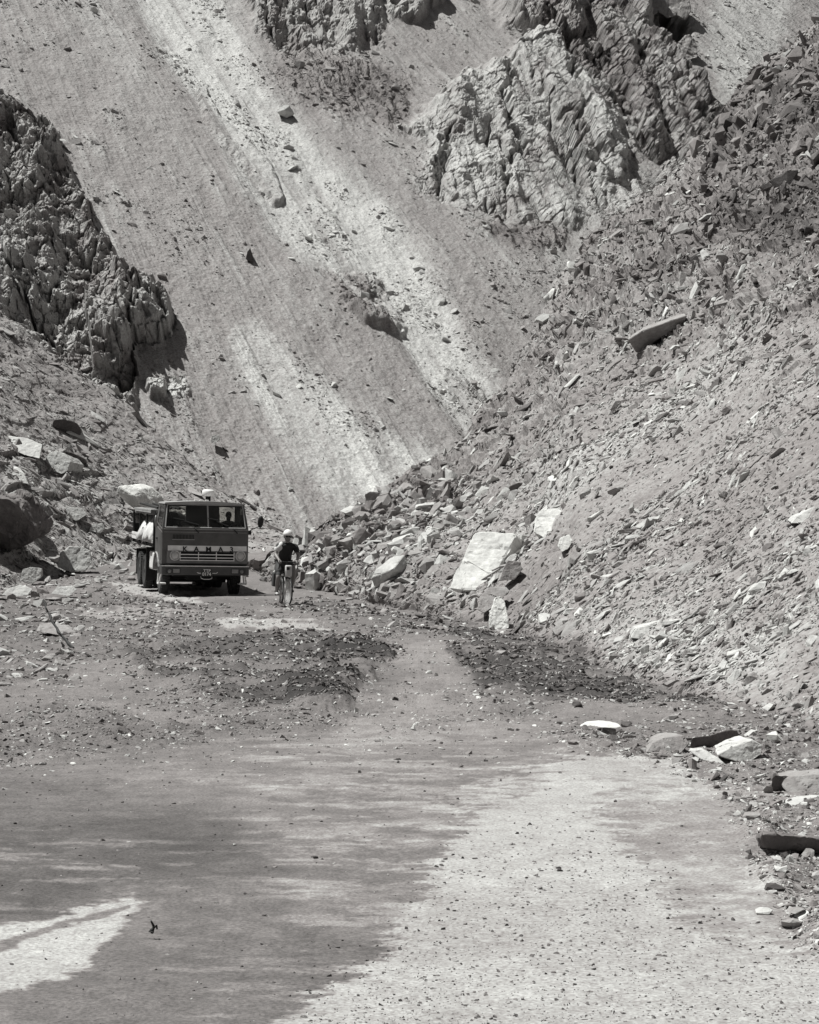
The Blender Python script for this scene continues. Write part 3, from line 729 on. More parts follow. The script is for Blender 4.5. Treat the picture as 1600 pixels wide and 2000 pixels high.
# PART2 ------------------------------------------------------------ landmark boulders
def boulder(name, label, cat, outline, sheet, base, mat, depth=1.0, lean=0.0, back=(0, 0), shrink=0.7, seed=1, rough=0.035, cuts=3, Yoff=0.0, group=None, ridge=None):
    """a block whose face has the given outline (photograph pixels) at the distance of the terrain point `base`; it runs back
    by depth metres. lean: metres the face recedes per metre of height (negative: it overhangs)."""
    B = sheet.point(*base); Y0 = B.y + Yoff
    vb = max(p[1] for p in outline)
    fr = [at(u, v, Y0 + lean * (vb - v) / F * Y0) for u, v in outline]
    c = sum(fr, Vector()) / len(fr)
    if ridge is not None:                      # a point of the face that juts out towards the road
        ru, rv, rd = ridge
        mid = at(ru, rv, Y0 + lean * (vb - rv) / F * Y0 - rd)
    bm = bmesh.new()
    f = [bm.verts.new(p - B) for p in fr]
    shift = Vector((back[0], depth, back[1]))
    k = [bm.verts.new(c + (p - c) * shrink + shift - B) for p in fr]
    n = len(f)
    if ridge is not None:
        m = bm.verts.new(mid - B)
        for i in range(n): bm.faces.new((f[i], f[(i + 1) % n], m))
    else:
        bm.faces.new(f)
    bm.faces.new(k[::-1])
    for i in range(n): bm.faces.new((f[(i + 1) % n], f[i], k[i], k[(i + 1) % n]))
    bmesh.ops.triangulate(bm, faces=bm.faces[:])
    bmesh.ops.recalc_face_normals(bm, faces=bm.faces[:])
    size = max((p - c).length for p in fr)
    bmesh.ops.bevel(bm, geom=bm.edges[:], offset=size * 0.025, segments=1, affect='EDGES', profile=0.5)
    bmesh.ops.triangulate(bm, faces=bm.faces[:])
    lim = size * 0.18
    for _ in range(7):
        lng_e = [e for e in bm.edges if e.calc_length() > lim]
        if not lng_e or len(bm.faces) > 6000: break
        bmesh.ops.subdivide_edges(bm, edges=lng_e, cuts=1)
        bmesh.ops.triangulate(bm, faces=bm.faces[:])
    roughen(bm, seed, 1, rough * 0.8)
    roughen(bm, seed + 5, 0, rough * 0.2, 4.0)
    o = link(name, bm_mesh(name, bm), mat); o.location = B
    return tag(o, label, cat, group)

def chunk(label, u, v, w, h, sheet, mat, seed, flat=0.6, turn=0.0, tilt=(0, 0), cat='rock', boxy=0.5, name='rock', n=18, d=0.8):
    """a free stone about w x h photograph pixels whose foot shows at (u, v)"""
    B = sheet.point(u, v); k = B.y / F
    bm = hull_mesh(seed, (w * k, w * k * d, h * k), n, 2, 0.022, boxy)
    o = link(name, bm_mesh(name, bm), mat)
    o.location = B + Vector((0, w * k * 0.2, h * k * 0.36)); o.rotation_euler = (tilt[0], tilt[1], turn)
    return tag(o, label, cat)

M_shade_slate = earth('slate_painted_shade', attr=False, base=0.15, fine=2.4, amp=0.25, bump=0.6, bdist=0.06, grain=0.12, gs=14)  # grey slate darkened: the shade on rock fronts is put into its colour
M_white = earth('white_rock', attr=False, base=0.58, fine=1.6, amp=0.2, bump=0.55, bdist=0.08, grain=0.12, gs=12)
boulder('boulder', 'largest pale boulder, a tall leaning slab with one dark flank, in the debris slope', 'boulder',
        [(878,1150),(884,1125),(905,1085),(926,1042),(960,1039),(1003,1041),(1008,1050),(985,1090),(965,1132),(940,1154),(905,1154)], RS, (900,1160), M_white, depth=1.2, lean=0.95, back=(0.85,-0.45), shrink=0.9, seed=3, rough=0.03, Yoff=-0.7)
boulder('boulder', 'grey boulder with two faces and a sharp front edge near the cyclist', 'boulder',
        [(725,1128),(735,1112),(762,1090),(770,1086),(790,1084),(800,1100),(803,1122),(785,1132),(752,1152),(730,1145)], RS, (760,1158), M_pale, depth=0.9, lean=-0.1, shrink=0.75, seed=5, ridge=(768,1112,0.5), rough=0.02)
boulder('boulder', 'smooth pale square block lying in the debris above the largest boulder', 'boulder',
        [(1043,1040),(1046,1010),(1058,994),(1090,991),(1103,1003),(1098,1030),(1078,1042),(1062,1050)], RS, (1065,1052), M_white, depth=0.9, lean=1.0, shrink=0.8, seed=8, back=(0.2,-0.3), rough=0.025, Yoff=-0.6)
boulder('rock', 'rounded pale rock just below the smooth square block', 'rock',
        [(1090,1068),(1096,1050),(1112,1044),(1119,1056),(1110,1072),(1098,1078)], RS, (1100,1080), M_white, depth=0.5, lean=0.8, seed=11)
boulder('rock', 'angular grey rock leaning against the shaded right side of the largest boulder', 'rock',
        [(975,1135),(984,1108),(992,1094),(1018,1098),(1020,1112),(1005,1132)], RS, (1000,1140), M_mid, depth=0.6, lean=0.35, seed=12, Yoff=-0.3)
boulder('rock', 'broad flat grey slab lying below the largest boulder', 'rock',
        [(932,1190),(940,1160),(958,1146),(990,1146),(996,1154),(972,1180),(945,1198)], RS, (950,1200), M_mid, depth=0.5, lean=1.0, seed=14)
boulder('rock', 'whitish upright knobbly rock standing at the edge of the gravel below the largest boulder', 'rock',
        [(955,1226),(958,1195),(968,1168),(978,1164),(986,1176),(992,1200),(996,1226),(978,1232)], RS, (975,1232), M_white, depth=0.45, lean=0.7, seed=16, rough=0.06)
boulder('rock', 'long flat dark plate of slate lying at the foot of the slope', 'rock',
        [(808,1200),(830,1203),(915,1218),(915,1225),(860,1222),(825,1212)], RS, (865,1214), M_dark, depth=0.7, lean=-0.8, shrink=0.9, seed=18, rough=0.02, Yoff=-0.15)
boulder('rock', 'long overhanging slab jutting from the slope with a black shadow under it', 'rock',
        [(1226,664),(1255,646),(1310,626),(1342,616),(1334,634),(1290,660),(1262,680),(1244,690)], RS, (1285,680), M_mid, depth=1.0, lean=-0.9, back=(0.15,0.22), shrink=0.92, seed=21, rough=0.02, Yoff=-0.5)
boulder('rock', 'large smooth grey slab high on the debris slope', 'rock',
        [(1460,385),(1466,366),(1490,352),(1508,358),(1500,372),(1478,384)], RS, (1480,388), M_pale, depth=1.2, lean=1.2, seed=23)
boulder('rock', 'square topped block directly under the large smooth grey slab', 'rock',
        [(1461,428),(1461,398),(1463,387),(1478,388),(1480,402),(1476,428)], RS, (1470,430), M_mid, depth=1.1, lean=-0.4, seed=24)
boulder('rock', 'bright triangular rock on the upper edge of the debris slope', 'rock',
        [(1332,385),(1345,362),(1360,368),(1348,388)], RS, (1345,390), M_pale, depth=0.8, lean=0.5, seed=26)
boulder('rock', 'bright rock perched on the skyline of the debris slope where the gully bends', 'rock',
        [(1044,692),(1050,676),(1066,671),(1072,678),(1062,690)], RS, (1056,692), M_white, depth=0.8, lean=0.5, seed=27)
boulder('rock', 'squared dark fronted rock on the crest of the debris heap', 'rock',
        [(714,980),(713,966),(722,960),(748,962),(752,974),(738,980)], RS, (732,981), M_mid, depth=0.6, lean=0.1, seed=28)
boulder('rock', 'small pointed pale rock on the crest left of the squared rock', 'rock',
        [(690,998),(694,986),(699,981),(706,990),(702,999)], RS, (697,999), M_pale, depth=0.4, lean=0.2, seed=29)
boulder('rock', 'pale slab lying on the middle of the debris slope near its right hand side', 'rock',
        [(1545,1022),(1556,1008),(1590,990),(1612,986),(1612,1000),(1575,1022)], RS, (1575,1024), M_pale, depth=0.5, lean=1.0, seed=31)
boulder('rock', 'pale broken slab low on the debris slope above the gravel', 'rock',
        [(1232,1246),(1242,1228),(1262,1222),(1290,1212),(1284,1230),(1255,1248)], RS, (1258,1250), M_pale, depth=0.5, lean=0.8, seed=32)
boulder('rock', 'pale round backed rock above a dark hollow low on the debris slope', 'rock',
        [(1100,1200),(1106,1190),(1122,1188),(1130,1200)], RS, (1115,1201), M_pale, depth=0.4, lean=0.4, seed=33)
# verge, right of the road
boulder('rock', 'oval white slab lying flat on the mud at the road edge', 'rock',
        [(1127,1421),(1140,1413),(1175,1410),(1208,1413),(1214,1419),(1190,1425),(1145,1427)], GR, (1170,1424), M_white, depth=0.18, lean=3.2, seed=41, rough=0.012)
chunk('small black rock touching the oval white slab', 1221, 1427, 26, 13, GR, M_dark, 42)
chunk('small black pointed rock alone on the mud above the oval slab', 1128, 1390, 26, 15, GR, M_dark, 43, boxy=0.1)
boulder('rock', 'broad grey slab at the left end of the rock cluster on the verge', 'rock',
        [(1262,1470),(1275,1450),(1300,1440),(1338,1437),(1346,1452),(1330,1472),(1295,1472)], GR, (1300,1473), M_mid, depth=0.35, lean=0.8, seed=44)
boulder('rock', 'long rough grey rock in the middle of the rock cluster on the verge', 'rock',
        [(1346,1460),(1352,1440),(1385,1436),(1420,1426),(1440,1426),(1448,1440),(1438,1458),(1395,1472),(1360,1470)], GR, (1395,1472), M_shade_slate, depth=0.2, lean=-0.3, seed=45, Yoff=0.2, back=(0,-0.04), rough=0.07)
boulder('rock', 'rounded pale boulder at the right end of the rock cluster on the verge', 'rock',
        [(1400,1475),(1430,1458),(1470,1446),(1490,1455),(1488,1474),(1468,1488),(1440,1488)], GR, (1450,1490), M_pale, depth=0.4, lean=0.35, seed=46, Yoff=-0.1)
boulder('rock', 'low pointed slab in front of the rock cluster on the verge', 'rock',
        [(1345,1466),(1380,1466),(1405,1482),(1428,1500),(1408,1498),(1372,1484)], GR, (1395,1500), M_pale, depth=0.25, lean=1.2, seed=47)
boulder('boulder', 'dark fronted block with a pale top beside the road', 'boulder',
        [(1487,1657),(1486,1634),(1492,1628),(1530,1630),(1580,1634),(1640,1646),(1700,1660),(1690,1668),(1570,1662)], GR, (1560,1664), M_shade_slate, depth=0.14, lean=-0.9, shrink=0.95, seed=48, rough=0.05, Yoff=0.12, back=(0,-0.02))
boulder('rock', 'dark triangular slab tilted up on edge beside the grey slab on the verge', 'rock',
        [(1506,1548),(1508,1520),(1514,1514),(1532,1534),(1542,1550),(1526,1552)], GR, (1525,1553), M_dark, depth=0.08, lean=-0.3, seed=49, back=(0.1,0.0))
boulder('rock', 'smooth grey slab sloping down behind the dark triangular slab', 'rock',
        [(1540,1552),(1520,1522),(1560,1514),(1640,1510),(1660,1550),(1600,1556)], GR, (1575,1557), M_mid, depth=0.3, lean=1.0, seed=50)
boulder('rock', 'thin upright shard of slate standing on the verge', 'rock',
        [(1453,1598),(1460,1580),(1468,1570),(1470,1572),(1464,1596)], GR, (1460,1598), M_dark, depth=0.05, lean=0.2, seed=51, rough=0.02)
chunk('flat grey stone below the thin upright slate shard', 1470, 1618, 42, 16, GR, M_mid, 52, boxy=0.3)
boulder('rock', 'pale flagstone under the grey slab on the verge', 'rock',
        [(1530,1574),(1560,1566),(1600,1560),(1660,1570),(1650,1582),(1580,1580)], GR, (1580,1582), M_pale, depth=0.2, lean=1.6, seed=53)
chunk('pale leaf shaped slate on the lower verge', 1490, 1785, 40, 16, GR, M_pale, 54, boxy=0.1)
chunk('dark wedge shaped stone on the lower verge', 1560, 1795, 50, 20, GR, M_mid, 55, boxy=0.2)
chunk('rounded grey stone on the lower verge', 1545, 1815, 44, 24, GR, M_mid, 56)
chunk('small dark wet stone on the mud above the white oval', 1092, 1418, 14, 8, GR, M_dark, 57)
# left side
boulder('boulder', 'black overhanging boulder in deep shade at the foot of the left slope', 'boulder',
        [(-60,1075),(-60,968),(0,974),(22,978),(45,1000),(70,1030),(78,1046),(60,1060),(20,1072)], LS, (20,1090), M_shade_slate, depth=2.2, lean=-1.0, shrink=0.9, seed=61, Yoff=0.3, back=(0.2,0.3), rough=0.075)
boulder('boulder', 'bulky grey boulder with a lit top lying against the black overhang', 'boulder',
        [(5,968),(35,956),(55,966),(75,1004),(80,1018),(60,1026),(40,1006)], LS, (50,1040), M_pale, depth=1.2, lean=0.5, seed=62, Yoff=-0.4)
boulder('boulder', 'pale upright boulder with a shaded right side on the left slope', 'boulder',
        [(85,912),(90,890),(108,880),(126,886),(138,902),(132,920),(120,926),(104,920)], LS, (115,930), M_pale, depth=1.1, lean=0.5, back=(0.5,-0.1), seed=63)
boulder('boulder', 'long pale slab lying up the left slope beside the pale upright boulder', 'boulder',
        [(0,868),(10,850),(50,856),(84,868),(78,896),(50,890)], LS, (50,900), M_pale, depth=1.0, lean=1.2, seed=64)
boulder('rock', 'dark crumbling rock sticking out high on the left slope', 'rock',
        [(101,832),(106,820),(125,818),(150,826),(160,840),(158,850),(130,846)], LS, (135,852), M_dark, depth=1.0, lean=-0.5, seed=65)
boulder('rock', 'black slab edge in shadow to the right of the pale upright boulder', 'rock',
        [(126,882),(140,884),(165,896),(170,904),(150,908),(136,900)], LS, (150,908), M_dark, depth=0.9, lean=-0.7, seed=66)
boulder('rock', 'grey flat rock in front of the long pale slab on the left slope', 'rock',
        [(15,935),(25,922),(50,930),(56,945),(30,942)], LS, (35,948), M_pale, depth=0.8, lean=0.7, seed=67)
boulder('boulder', 'white topped boulder with a dark underside behind the truck', 'boulder',
        [(229,962),(232,950),(250,947),(275,955),(292,975),(300,990),(290,1012),(266,996),(244,980)], LS, (270,1016), M_white, depth=1.6, lean=-0.25, back=(0.35,0.15), shrink=0.85, seed=68, ridge=(262,970,0.5))
boulder('boulder', 'pale boulder on the flat ground between the left slope and the truck', 'boulder',
        [(112,1108),(118,1080),(135,1068),(160,1066),(176,1076),(180,1098),(168,1114),(140,1118)], GR, (145,1120), M_pale, depth=0.9, lean=0.35, seed=69, Yoff=-0.2)
boulder('boulder', 'small cube shaped pale boulder in front of the left slope', 'boulder',
        [(40,1134),(44,1112),(60,1108),(82,1110),(80,1128),(62,1142)], GR, (60,1144), M_pale, depth=0.7, lean=0.3, seed=70)
boulder('rock', 'low broken slab at the left edge of the flat ground', 'rock',
        [(3,1162),(15,1150),(40,1142),(64,1150),(55,1162),(30,1166)], GR, (35,1167), M_pale, depth=0.6, lean=0.9, seed=71)
boulder('rock', 'low wide rock near the bent black stick', 'rock',
        [(100,1160),(112,1146),(140,1144),(150,1152),(136,1164)], GR, (125,1166), M_pale, depth=0.5, lean=0.8, seed=72)
boulder('rock', 'flat slate slab lying beside the bent black stick', 'rock',
        [(70,1232),(80,1216),(130,1222),(150,1236),(120,1242)], GR, (110,1243), M_mid, depth=0.4, lean=1.8, seed=73)
boulder('rock', 'light rock with a black underside low on the left slope behind the pale boulder', 'rock',
        [(174,1036),(180,1024),(200,1022),(205,1032),(196,1042)], LS, (188,1044), M_pale, depth=0.6, lean=0.3, seed=74)
boulder('rock', 'dark edged slab resting half way down between the upright boulder and the black overhang', 'rock',
        [(120,1005),(130,990),(160,992),(170,1005),(150,1018)], LS, (145,1020), M_pale, depth=0.7, lean=0.4, seed=75)
# far scree
boulder('rock', 'pale block with a black underside lying in the bright dry channel', 'rock',
        [(541,220),(552,204),(566,206),(575,222),(560,230)], BK, (558,234), M_pale, depth=1.4, lean=-0.1, Yoff=1.2, seed=81, ridge=(556,214,0.5))
boulder('rock', 'black leaning rock alone on the far scree left of the bright channel', 'rock',
        [(480,506),(483,492),(489,484),(494,500),(492,512)], BK, (486,512), M_dark, depth=1.0, lean=-0.2, Yoff=0.9, seed=82)
boulder('rock', 'white stone lying under the dark ledge on the far scree', 'rock',
        [(722,606),(726,600),(738,603),(734,610)], BK, (729,611), M_white, depth=0.7, lean=0.3, seed=83)
boulder('rock', 'light stone on the lower scree straight above the truck roof', 'rock',
        [(411,864),(414,851),(428,849),(430,858),(420,866)], BK, (420,867), M_pale, depth=0.7, lean=0.3, seed=84)
boulder('boulder', 'huge pale slab roofing a black hollow at the top of the cliffs', 'boulder',
        [(1246,34),(1252,6),(1262,-22),(1300,-52),(1330,-40),(1346,-8),(1350,22),(1338,40),(1322,30),(1304,36),(1286,24),(1268,36)], BK, (1300,60), M_mid, depth=4.0, lean=0.5, back=(0,1.6), seed=85, Yoff=-2.2, shrink=0.9, rough=0.05)
boulder('boulder', 'white block wedged below the huge slab at the top of the cliffs', 'boulder',
        [(1316,104),(1320,84),(1332,78),(1338,68),(1352,72),(1368,90),(1362,112),(1350,116),(1342,128),(1324,118)], BK, (1345,126), M_mid, depth=2.4, lean=0.6, seed=86, Yoff=-1.0, rough=0.09)

# ------------------------------------------------------------------ bent black stick in the ground at the left
def tube(bm, pts, r, seg=8, caps=True):
    """a round bar along pts; r is one radius or one per point"""
    pts = [Vector(p) for p in pts]; n = len(pts)
    rs = r if isinstance(r, (list, tuple)) else [r] * n
    rings = []; ref = None
    for i, p in enumerate(pts):
        t = (pts[min(i + 1, n - 1)] - pts[max(i - 1, 0)]).normalized()
        if ref is None: ref = t.orthogonal().normalized()
        ref = (ref - t * ref.dot(t)).normalized(); b = t.cross(ref)
        rings.append([bm.verts.new(p + (ref * math.cos(a) + b * math.sin(a)) * rs[i]) for a in (2 * math.pi * k / seg for k in range(seg))])
    for a, b in zip(rings, rings[1:]):
        for k in range(seg): bm.faces.new((a[k], a[(k + 1) % seg], b[(k + 1) % seg], b[k]))
    if caps:
        bm.faces.new(rings[0][::-1]); bm.faces.new(rings[-1])

def box(bm, x, y, z, bev=0.0):
    vs = [bm.verts.new((x[i], y[j], z[k])) for k in (0, 1) for j in (0, 1) for i in (0, 1)]
    fs = [bm.faces.new([vs[i] for i in f]) for f in ((0, 2, 3, 1), (4, 5, 7, 6), (0, 1, 5, 4), (2, 6, 7, 3), (0, 4, 6, 2), (1, 3, 7, 5))]
    if bev:
        bmesh.ops.bevel(bm, geom=list({e for f in fs for e in f.edges}), offset=bev, segments=2, affect='EDGES', profile=0.6)

def slab(bm, pts, d):
    """a flat outline (list of 3-D points) given thickness by the vector d"""
    a = [bm.verts.new(p) for p in pts]; b = [bm.verts.new(Vector(p) + Vector(d)) for p in pts]
    n = len(a)
    bm.faces.new(a); bm.faces.new(b[::-1])
    for i in range(n): bm.faces.new((a[(i + 1) % n], a[i], b[i], b[(i + 1) % n]))

def lathe(bm, prof, axis='x', seg=28, c=(0, 0, 0)):
    """profile (t, r) turned about an axis"""
    rings = []
    for t, r in prof:
        ring = []
        for k in range(seg):
            a = 2 * math.pi * k / seg; p, q = r * math.cos(a), r * math.sin(a)
            v = {'x': (t, p, q), 'y': (p, t, q), 'z': (p, q, t)}[axis]
            ring.append(bm.verts.new((v[0] + c[0], v[1] + c[1], v[2] + c[2])))
        rings.append(ring)
    for a, b in zip(rings, rings[1:]):
        for k in range(seg): bm.faces.new((a[k], a[(k + 1) % seg], b[(k + 1) % seg], b[k]))
    if prof[0][1] > 1e-4: bm.faces.new(rings[0][::-1])
    if prof[-1][1] > 1e-4: bm.faces.new(rings[-1])

def done(name, bm, mat, parent=None, smooth=False):
    bmesh.ops.recalc_face_normals(bm, faces=bm.faces[:])
    me = bm_mesh(name, bm, smooth)
    return link(name, me, mat, parent)

def NB(): return bmesh.new()

M_black = plain('black_rubber', 0.014, 0.85, noise=0.3, scale=12)
M_iron = plain('dark_iron', 0.022, 0.6, noise=0.4, scale=9, spec=0.3)
g0 = gpt(84, 1168); g1 = gpt(143, 1268)
bm = NB()
sp = []
for i in range(13):
    t = i / 12
    u = 84 + (143 - 84) * t - 9 * math.sin(t * math.pi) * (0.6 + 0.6 * t) + 1.5 * math.sin(i * 2.1)
    v = 1172 + (1266 - 1172) * t
    Y = g1.y + 1.4 * (1 - t) ** 1.2
    sp.append(at(u, v, Y) - g1)
tube(bm, sp, [0.010 + 0.012 * (i / 12) + (0.006 if i in (4, 8) else 0) for i in range(13)], 7)
for i, (du, dv) in ((3, (-3, -9)), (6, (5, -8)), (9, (-6, -7))):
    p = sp[i]; k = g1.y / F
    tube(bm, [p, p + Vector((du * k, -0.02, -dv * k))], [0.012, 0.006], 6)
st_ = done('stick', bm, M_iron); st_.location = g1
tag(st_, 'thin bent black stick leaning out of the gravel at the road edge', 'stick')
# dead twig on the road
g1 = gpt(297, 1822)
bm = NB()
k = g1.y / F
tube(bm, [(0, 0, 0.0), (0.2 * 10 * k, 0.02, 10 * k), (-2 * k, 0.0, 24 * k)], [0.006, 0.005, 0.003], 6)
tube(bm, [(-6 * k, 0, 0.004), (3 * k, 0.01, 9 * k), (9 * k, 0, 14 * k), (10 * k, 0, 7 * k)], [0.003, 0.005, 0.004, 0.003], 6)
tube(bm, [(-5 * k, 0.02, -4 * k + 0.01), (2 * k, 0, 6 * k)], [0.003, 0.004], 6)
tw = done('twig', bm, M_iron); tw.location = g1
tag(tw, 'tiny crooked dead twig on the dark road near the pale streak', 'twig')

# ------------------------------------------------------------------ the truck
M_paint = plain('cab_paint', (0.09, 0.087, 0.085), 0.5, noise=0.35, scale=2.6, spec=0.4)
M_paint2 = plain('bumper_paint', (0.055, 0.054, 0.053), 0.5, noise=0.35, scale=3.0)
M_trim = plain('pale_trim', 0.78, 0.45, noise=0.18, scale=5.0)
M_roof = plain('dusty_roof_paint', 0.34, 0.5, noise=0.2, scale=4.0)
M_chrome = plain('worn_metal', 0.55, 0.35, 0.3, noise=0.2, scale=9)
M_cloth_w = plain('white_canvas', 0.5, 0.9, noise=0.4, scale=5, bump=0.5)
M_wood = plain('old_planks', 0.30, 0.85, noise=0.45, scale=5, bump=0.3)
M_lens = plain('lamp_glass', 0.45, 0.15, noise=0.25, scale=14, spec=0.8)
M_dim = plain('lamp_amber', 0.22, 0.3, noise=0.2, scale=14)
M_plate = plain('number_plate_black', 0.03, 0.5)
M_ink = plain('plate_white', 0.72, 0.5)
M_dark_in = plain('cab_lining', 0.03, 0.9, noise=0.3, scale=6)
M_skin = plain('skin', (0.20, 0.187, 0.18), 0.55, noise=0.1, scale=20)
def glass_mat():
    m, n, l, p = new_mat('window_glass')
    out = n['Material Output']
    tr = n.new('ShaderNodeBsdfTransparent'); tr.inputs[0].default_value = (0.72, 0.72, 0.70, 1)
    gl = n.new('ShaderNodeBsdfGlossy'); gl.inputs['Roughness'].default_value = 0.04; gl.inputs[0].default_value = (0.8, 0.8, 0.8, 1)
    fr = n.new('ShaderNodeFresnel'); fr.inputs[0].default_value = 1.45
    mx = n.new('ShaderNodeMixShader'); l.new(fr.outputs[0], mx.inputs[0]); l.new(tr.outputs[0], mx.inputs[1]); l.new(gl.outputs[0], mx.inputs[2])
    # dust on the panes
    df = n.new('ShaderNodeBsdfDiffuse'); df.inputs[0].default_value = (0.4, 0.39, 0.38, 1)
    tc = n.new('ShaderNodeTexCoord'); nz = n.new('ShaderNodeTexNoise'); nz.inputs['Scale'].default_value = 3; nz.inputs['Detail'].default_value = 6
    l.new(tc.outputs['Object'], nz.inputs['Vector'])
    mp = n.new('ShaderNodeMapRange'); mp.inputs[1].default_value = 0.4; mp.inputs[2].default_value = 0.8; mp.inputs[3].default_value = 0.01; mp.inputs[4].default_value = 0.10
    l.new(nz.outputs[0], mp.inputs[0])
    m2 = n.new('ShaderNodeMixShader'); l.new(mp.outputs[0], m2.inputs[0]); l.new(mx.outputs[0], m2.inputs[1]); l.new(df.outputs[0], m2.inputs[2])
    l.new(m2.outputs[0], out.inputs[0])
    return m
M_glass = glass_mat()

TY = 50.8
truck = bpy.data.objects.new('truck', None); COL.objects.link(truck)
truck.location = (-5.80, TY, float(ground_z(TY)) + 0.0)
truck.rotation_mode = 'XYZ'
truck.rotation_euler = (math.radians(1.0), math.radians(1.1), math.radians(15.3))
tag(truck, 'dusty cab over engine flatbed truck facing the camera on the gravel road', 'truck')
T = truck
TM = Matrix.LocRotScale(truck.location, truck.rotation_euler, None)

def text(name, body, size, loc, parent, mat, depth=0.008, rot=(math.pi / 2, 0, 0), wide=1.0):
    cu = bpy.data.curves.new(name, 'FONT'); cu.body = body; cu.size = size; cu.extrude = depth; cu.offset = size * 0.02
    cu.align_x = 'CENTER'; cu.align_y = 'CENTER'
    tmp = bpy.data.objects.new(name, cu); COL.objects.link(tmp)
    me = bpy.data.meshes.new_from_object(tmp.evaluated_get(bpy.context.evaluated_depsgraph_get()))
    bpy.data.objects.remove(tmp)
    o = link(name, me, mat, parent); o.location = loc; o.rotation_euler = rot; o.scale = (wide, 1, 1)
    return o

# cab: shell with real openings
W0, W1 = 1.23, 1.10                           # half width at the belt and at the roof
bm = NB()
box(bm, (-1.23, 1.23), (0.10, 0.16), (0.90, 1.90), 0.02)                # front panel
box(bm, (-1.23, 1.23), (0.16, 1.66), (0.90, 0.98))                      # floor
slab(bm, [(-1.23, 0.103, 1.895), (1.23, 0.103, 1.895), (1.21, 0.115, 1.945), (-1.21, 0.115, 1.945)], (0, 0.08, 0))   # sill
for sx in (-1, 1):                                                      # windscreen posts, rear posts, door panels
    slab(bm, [(sx * 1.23, 0.115, 1.89), (sx * 1.135, 0.115, 1.89), (sx * 1.06, 0.34, 2.60), (sx * 1.13, 0.34, 2.60)], (0, 0.08, 0))
    slab(bm, [(sx * 1.23, 0.17, 0.98), (sx * 1.23, 1.66, 0.98), (sx * 1.23, 1.66, 1.95), (sx * 1.23, 0.17, 1.95)], (-sx * 0.05, 0, 0))
    slab(bm, [(sx * 1.23, 1.32, 1.95), (sx * 1.23, 1.66, 1.95), (sx * 1.13, 1.66, 2.60), (sx * 1.13, 1.32, 2.60)], (-sx * 0.05, 0, 0))
slab(bm, [(-1.13, 0.33, 2.585), (1.13, 0.33, 2.585), (1.13, 0.42, 2.64), (-1.13, 0.42, 2.64)], (0, 0.04, 0))
# rear wall with three windows
zr0, zr1 = 2.08, 2.52
box(bm, (-1.18, 1.18), (1.60, 1.66), (0.98, zr0))
box(bm, (-1.14, 1.14), (1.60, 1.66), (zr1, 2.60))
for a, b in ((-1.16, -0.84), (-0.36, 0.62), (1.08, 1.16)):
    box(bm, (a, b), (1.60, 1.66), (zr0, zr1))
cab = done('cab', bm, M_paint, T)
bm = NB()
prof = []
for i in range(13):
    t = i / 12; x = -1.14 + 2.28 * t
    prof.append((x, 0.36, 2.64 + 0.055 * math.sin(math.pi * t)))
pts = [(-1.15, 0.30, 2.60)] + [(x, 0.30, z) for x, _, z in prof] + [(1.15, 0.30, 2.60)]
slab(bm, pts, (0, 1.40, 0))
roof = done('roof', bm, M_roof, T)
bm = NB()
box(bm, (-1.17, 1.17), (0.9, 1.58), (0.985, 1.30)); box(bm, (-1.14, 1.14), (0.2, 0.52), (1.70, 1.92), 0.03); box(bm, (-1.1, 1.1), (0.4, 1.6), (2.565, 2.58))
done('cab_interior', bm, M_dark_in, T)
# papers and clutter on the dashboard
bm = NB()
for x0, x1, y0 in ((-0.16, 0.06, 0.24), (-0.62, -0.30, 0.27), (0.82, 1.02, 0.25), (-0.9, -0.78, 0.25)):
    box(bm, (x0, x1), (y0, y0 + 0.14), (1.925, 1.985))
done('dashboard_papers', bm, M_trim, T)
# windscreen
def pane(x0, x1, xt0, xt1):
    bm = NB(); slab(bm, [(x0, 0.150, 1.945), (x1, 0.150, 1.945), (xt1, 0.365, 2.59), (xt0, 0.365, 2.59)], (0, 0.006, 0))
    return done('windscreen_pane', bm, M_glass, T)
pane(-1.135, 0.055, -1.06, 0.055); pane(0.095, 1.135, 0.095, 1.06)
bm = NB(); slab(bm, [(0.055, 0.118, 1.94), (0.095, 0.118, 1.94), (0.095, 0.345, 2.60), (0.055, 0.345, 2.60)], (0, 0.03, 0))
tube(bm, [(-1.145, 0.110, 1.94), (1.145, 0.110, 1.94)], 0.017, 6); tube(bm, [(-1.075, 0.325, 2.585), (1.075, 0.325, 2.585)], 0.014, 6)
tube(bm, [(-1.145, 0.110, 1.94), (-1.075, 0.325, 2.585)], 0.016, 6); tube(bm, [(1.145, 0.110, 1.94), (1.075, 0.325, 2.585)], 0.016, 6)
done('windscreen_frame', bm, M_roof, T)
for sx in (-1, 1):
    bm = NB(); slab(bm, [(sx * 1.215, 0.25, 1.96), (sx * 1.215, 1.30, 1.96), (sx * 1.125, 1.30, 2.57), (sx * 1.125, 0.42, 2.57)], (-sx * 0.006, 0, 0))
    done('side_window', bm, M_glass, T)
    d = NB(); box(d, (sx * 1.232 - 0.006, sx * 1.232 + 0.006), (0.30, 1.30), (1.02, 1.90), 0.004)
    dr = done('door', d, M_paint, T)
    d = NB(); box(d, (min(sx * 1.24, sx * 1.275), max(sx * 1.24, sx * 1.275)), (1.08, 1.24), (1.58, 1.62)); done('handle', d, M_black, dr)
for a, b in ((-0.10, 0.30), (0.52, 0.98)):
    pass
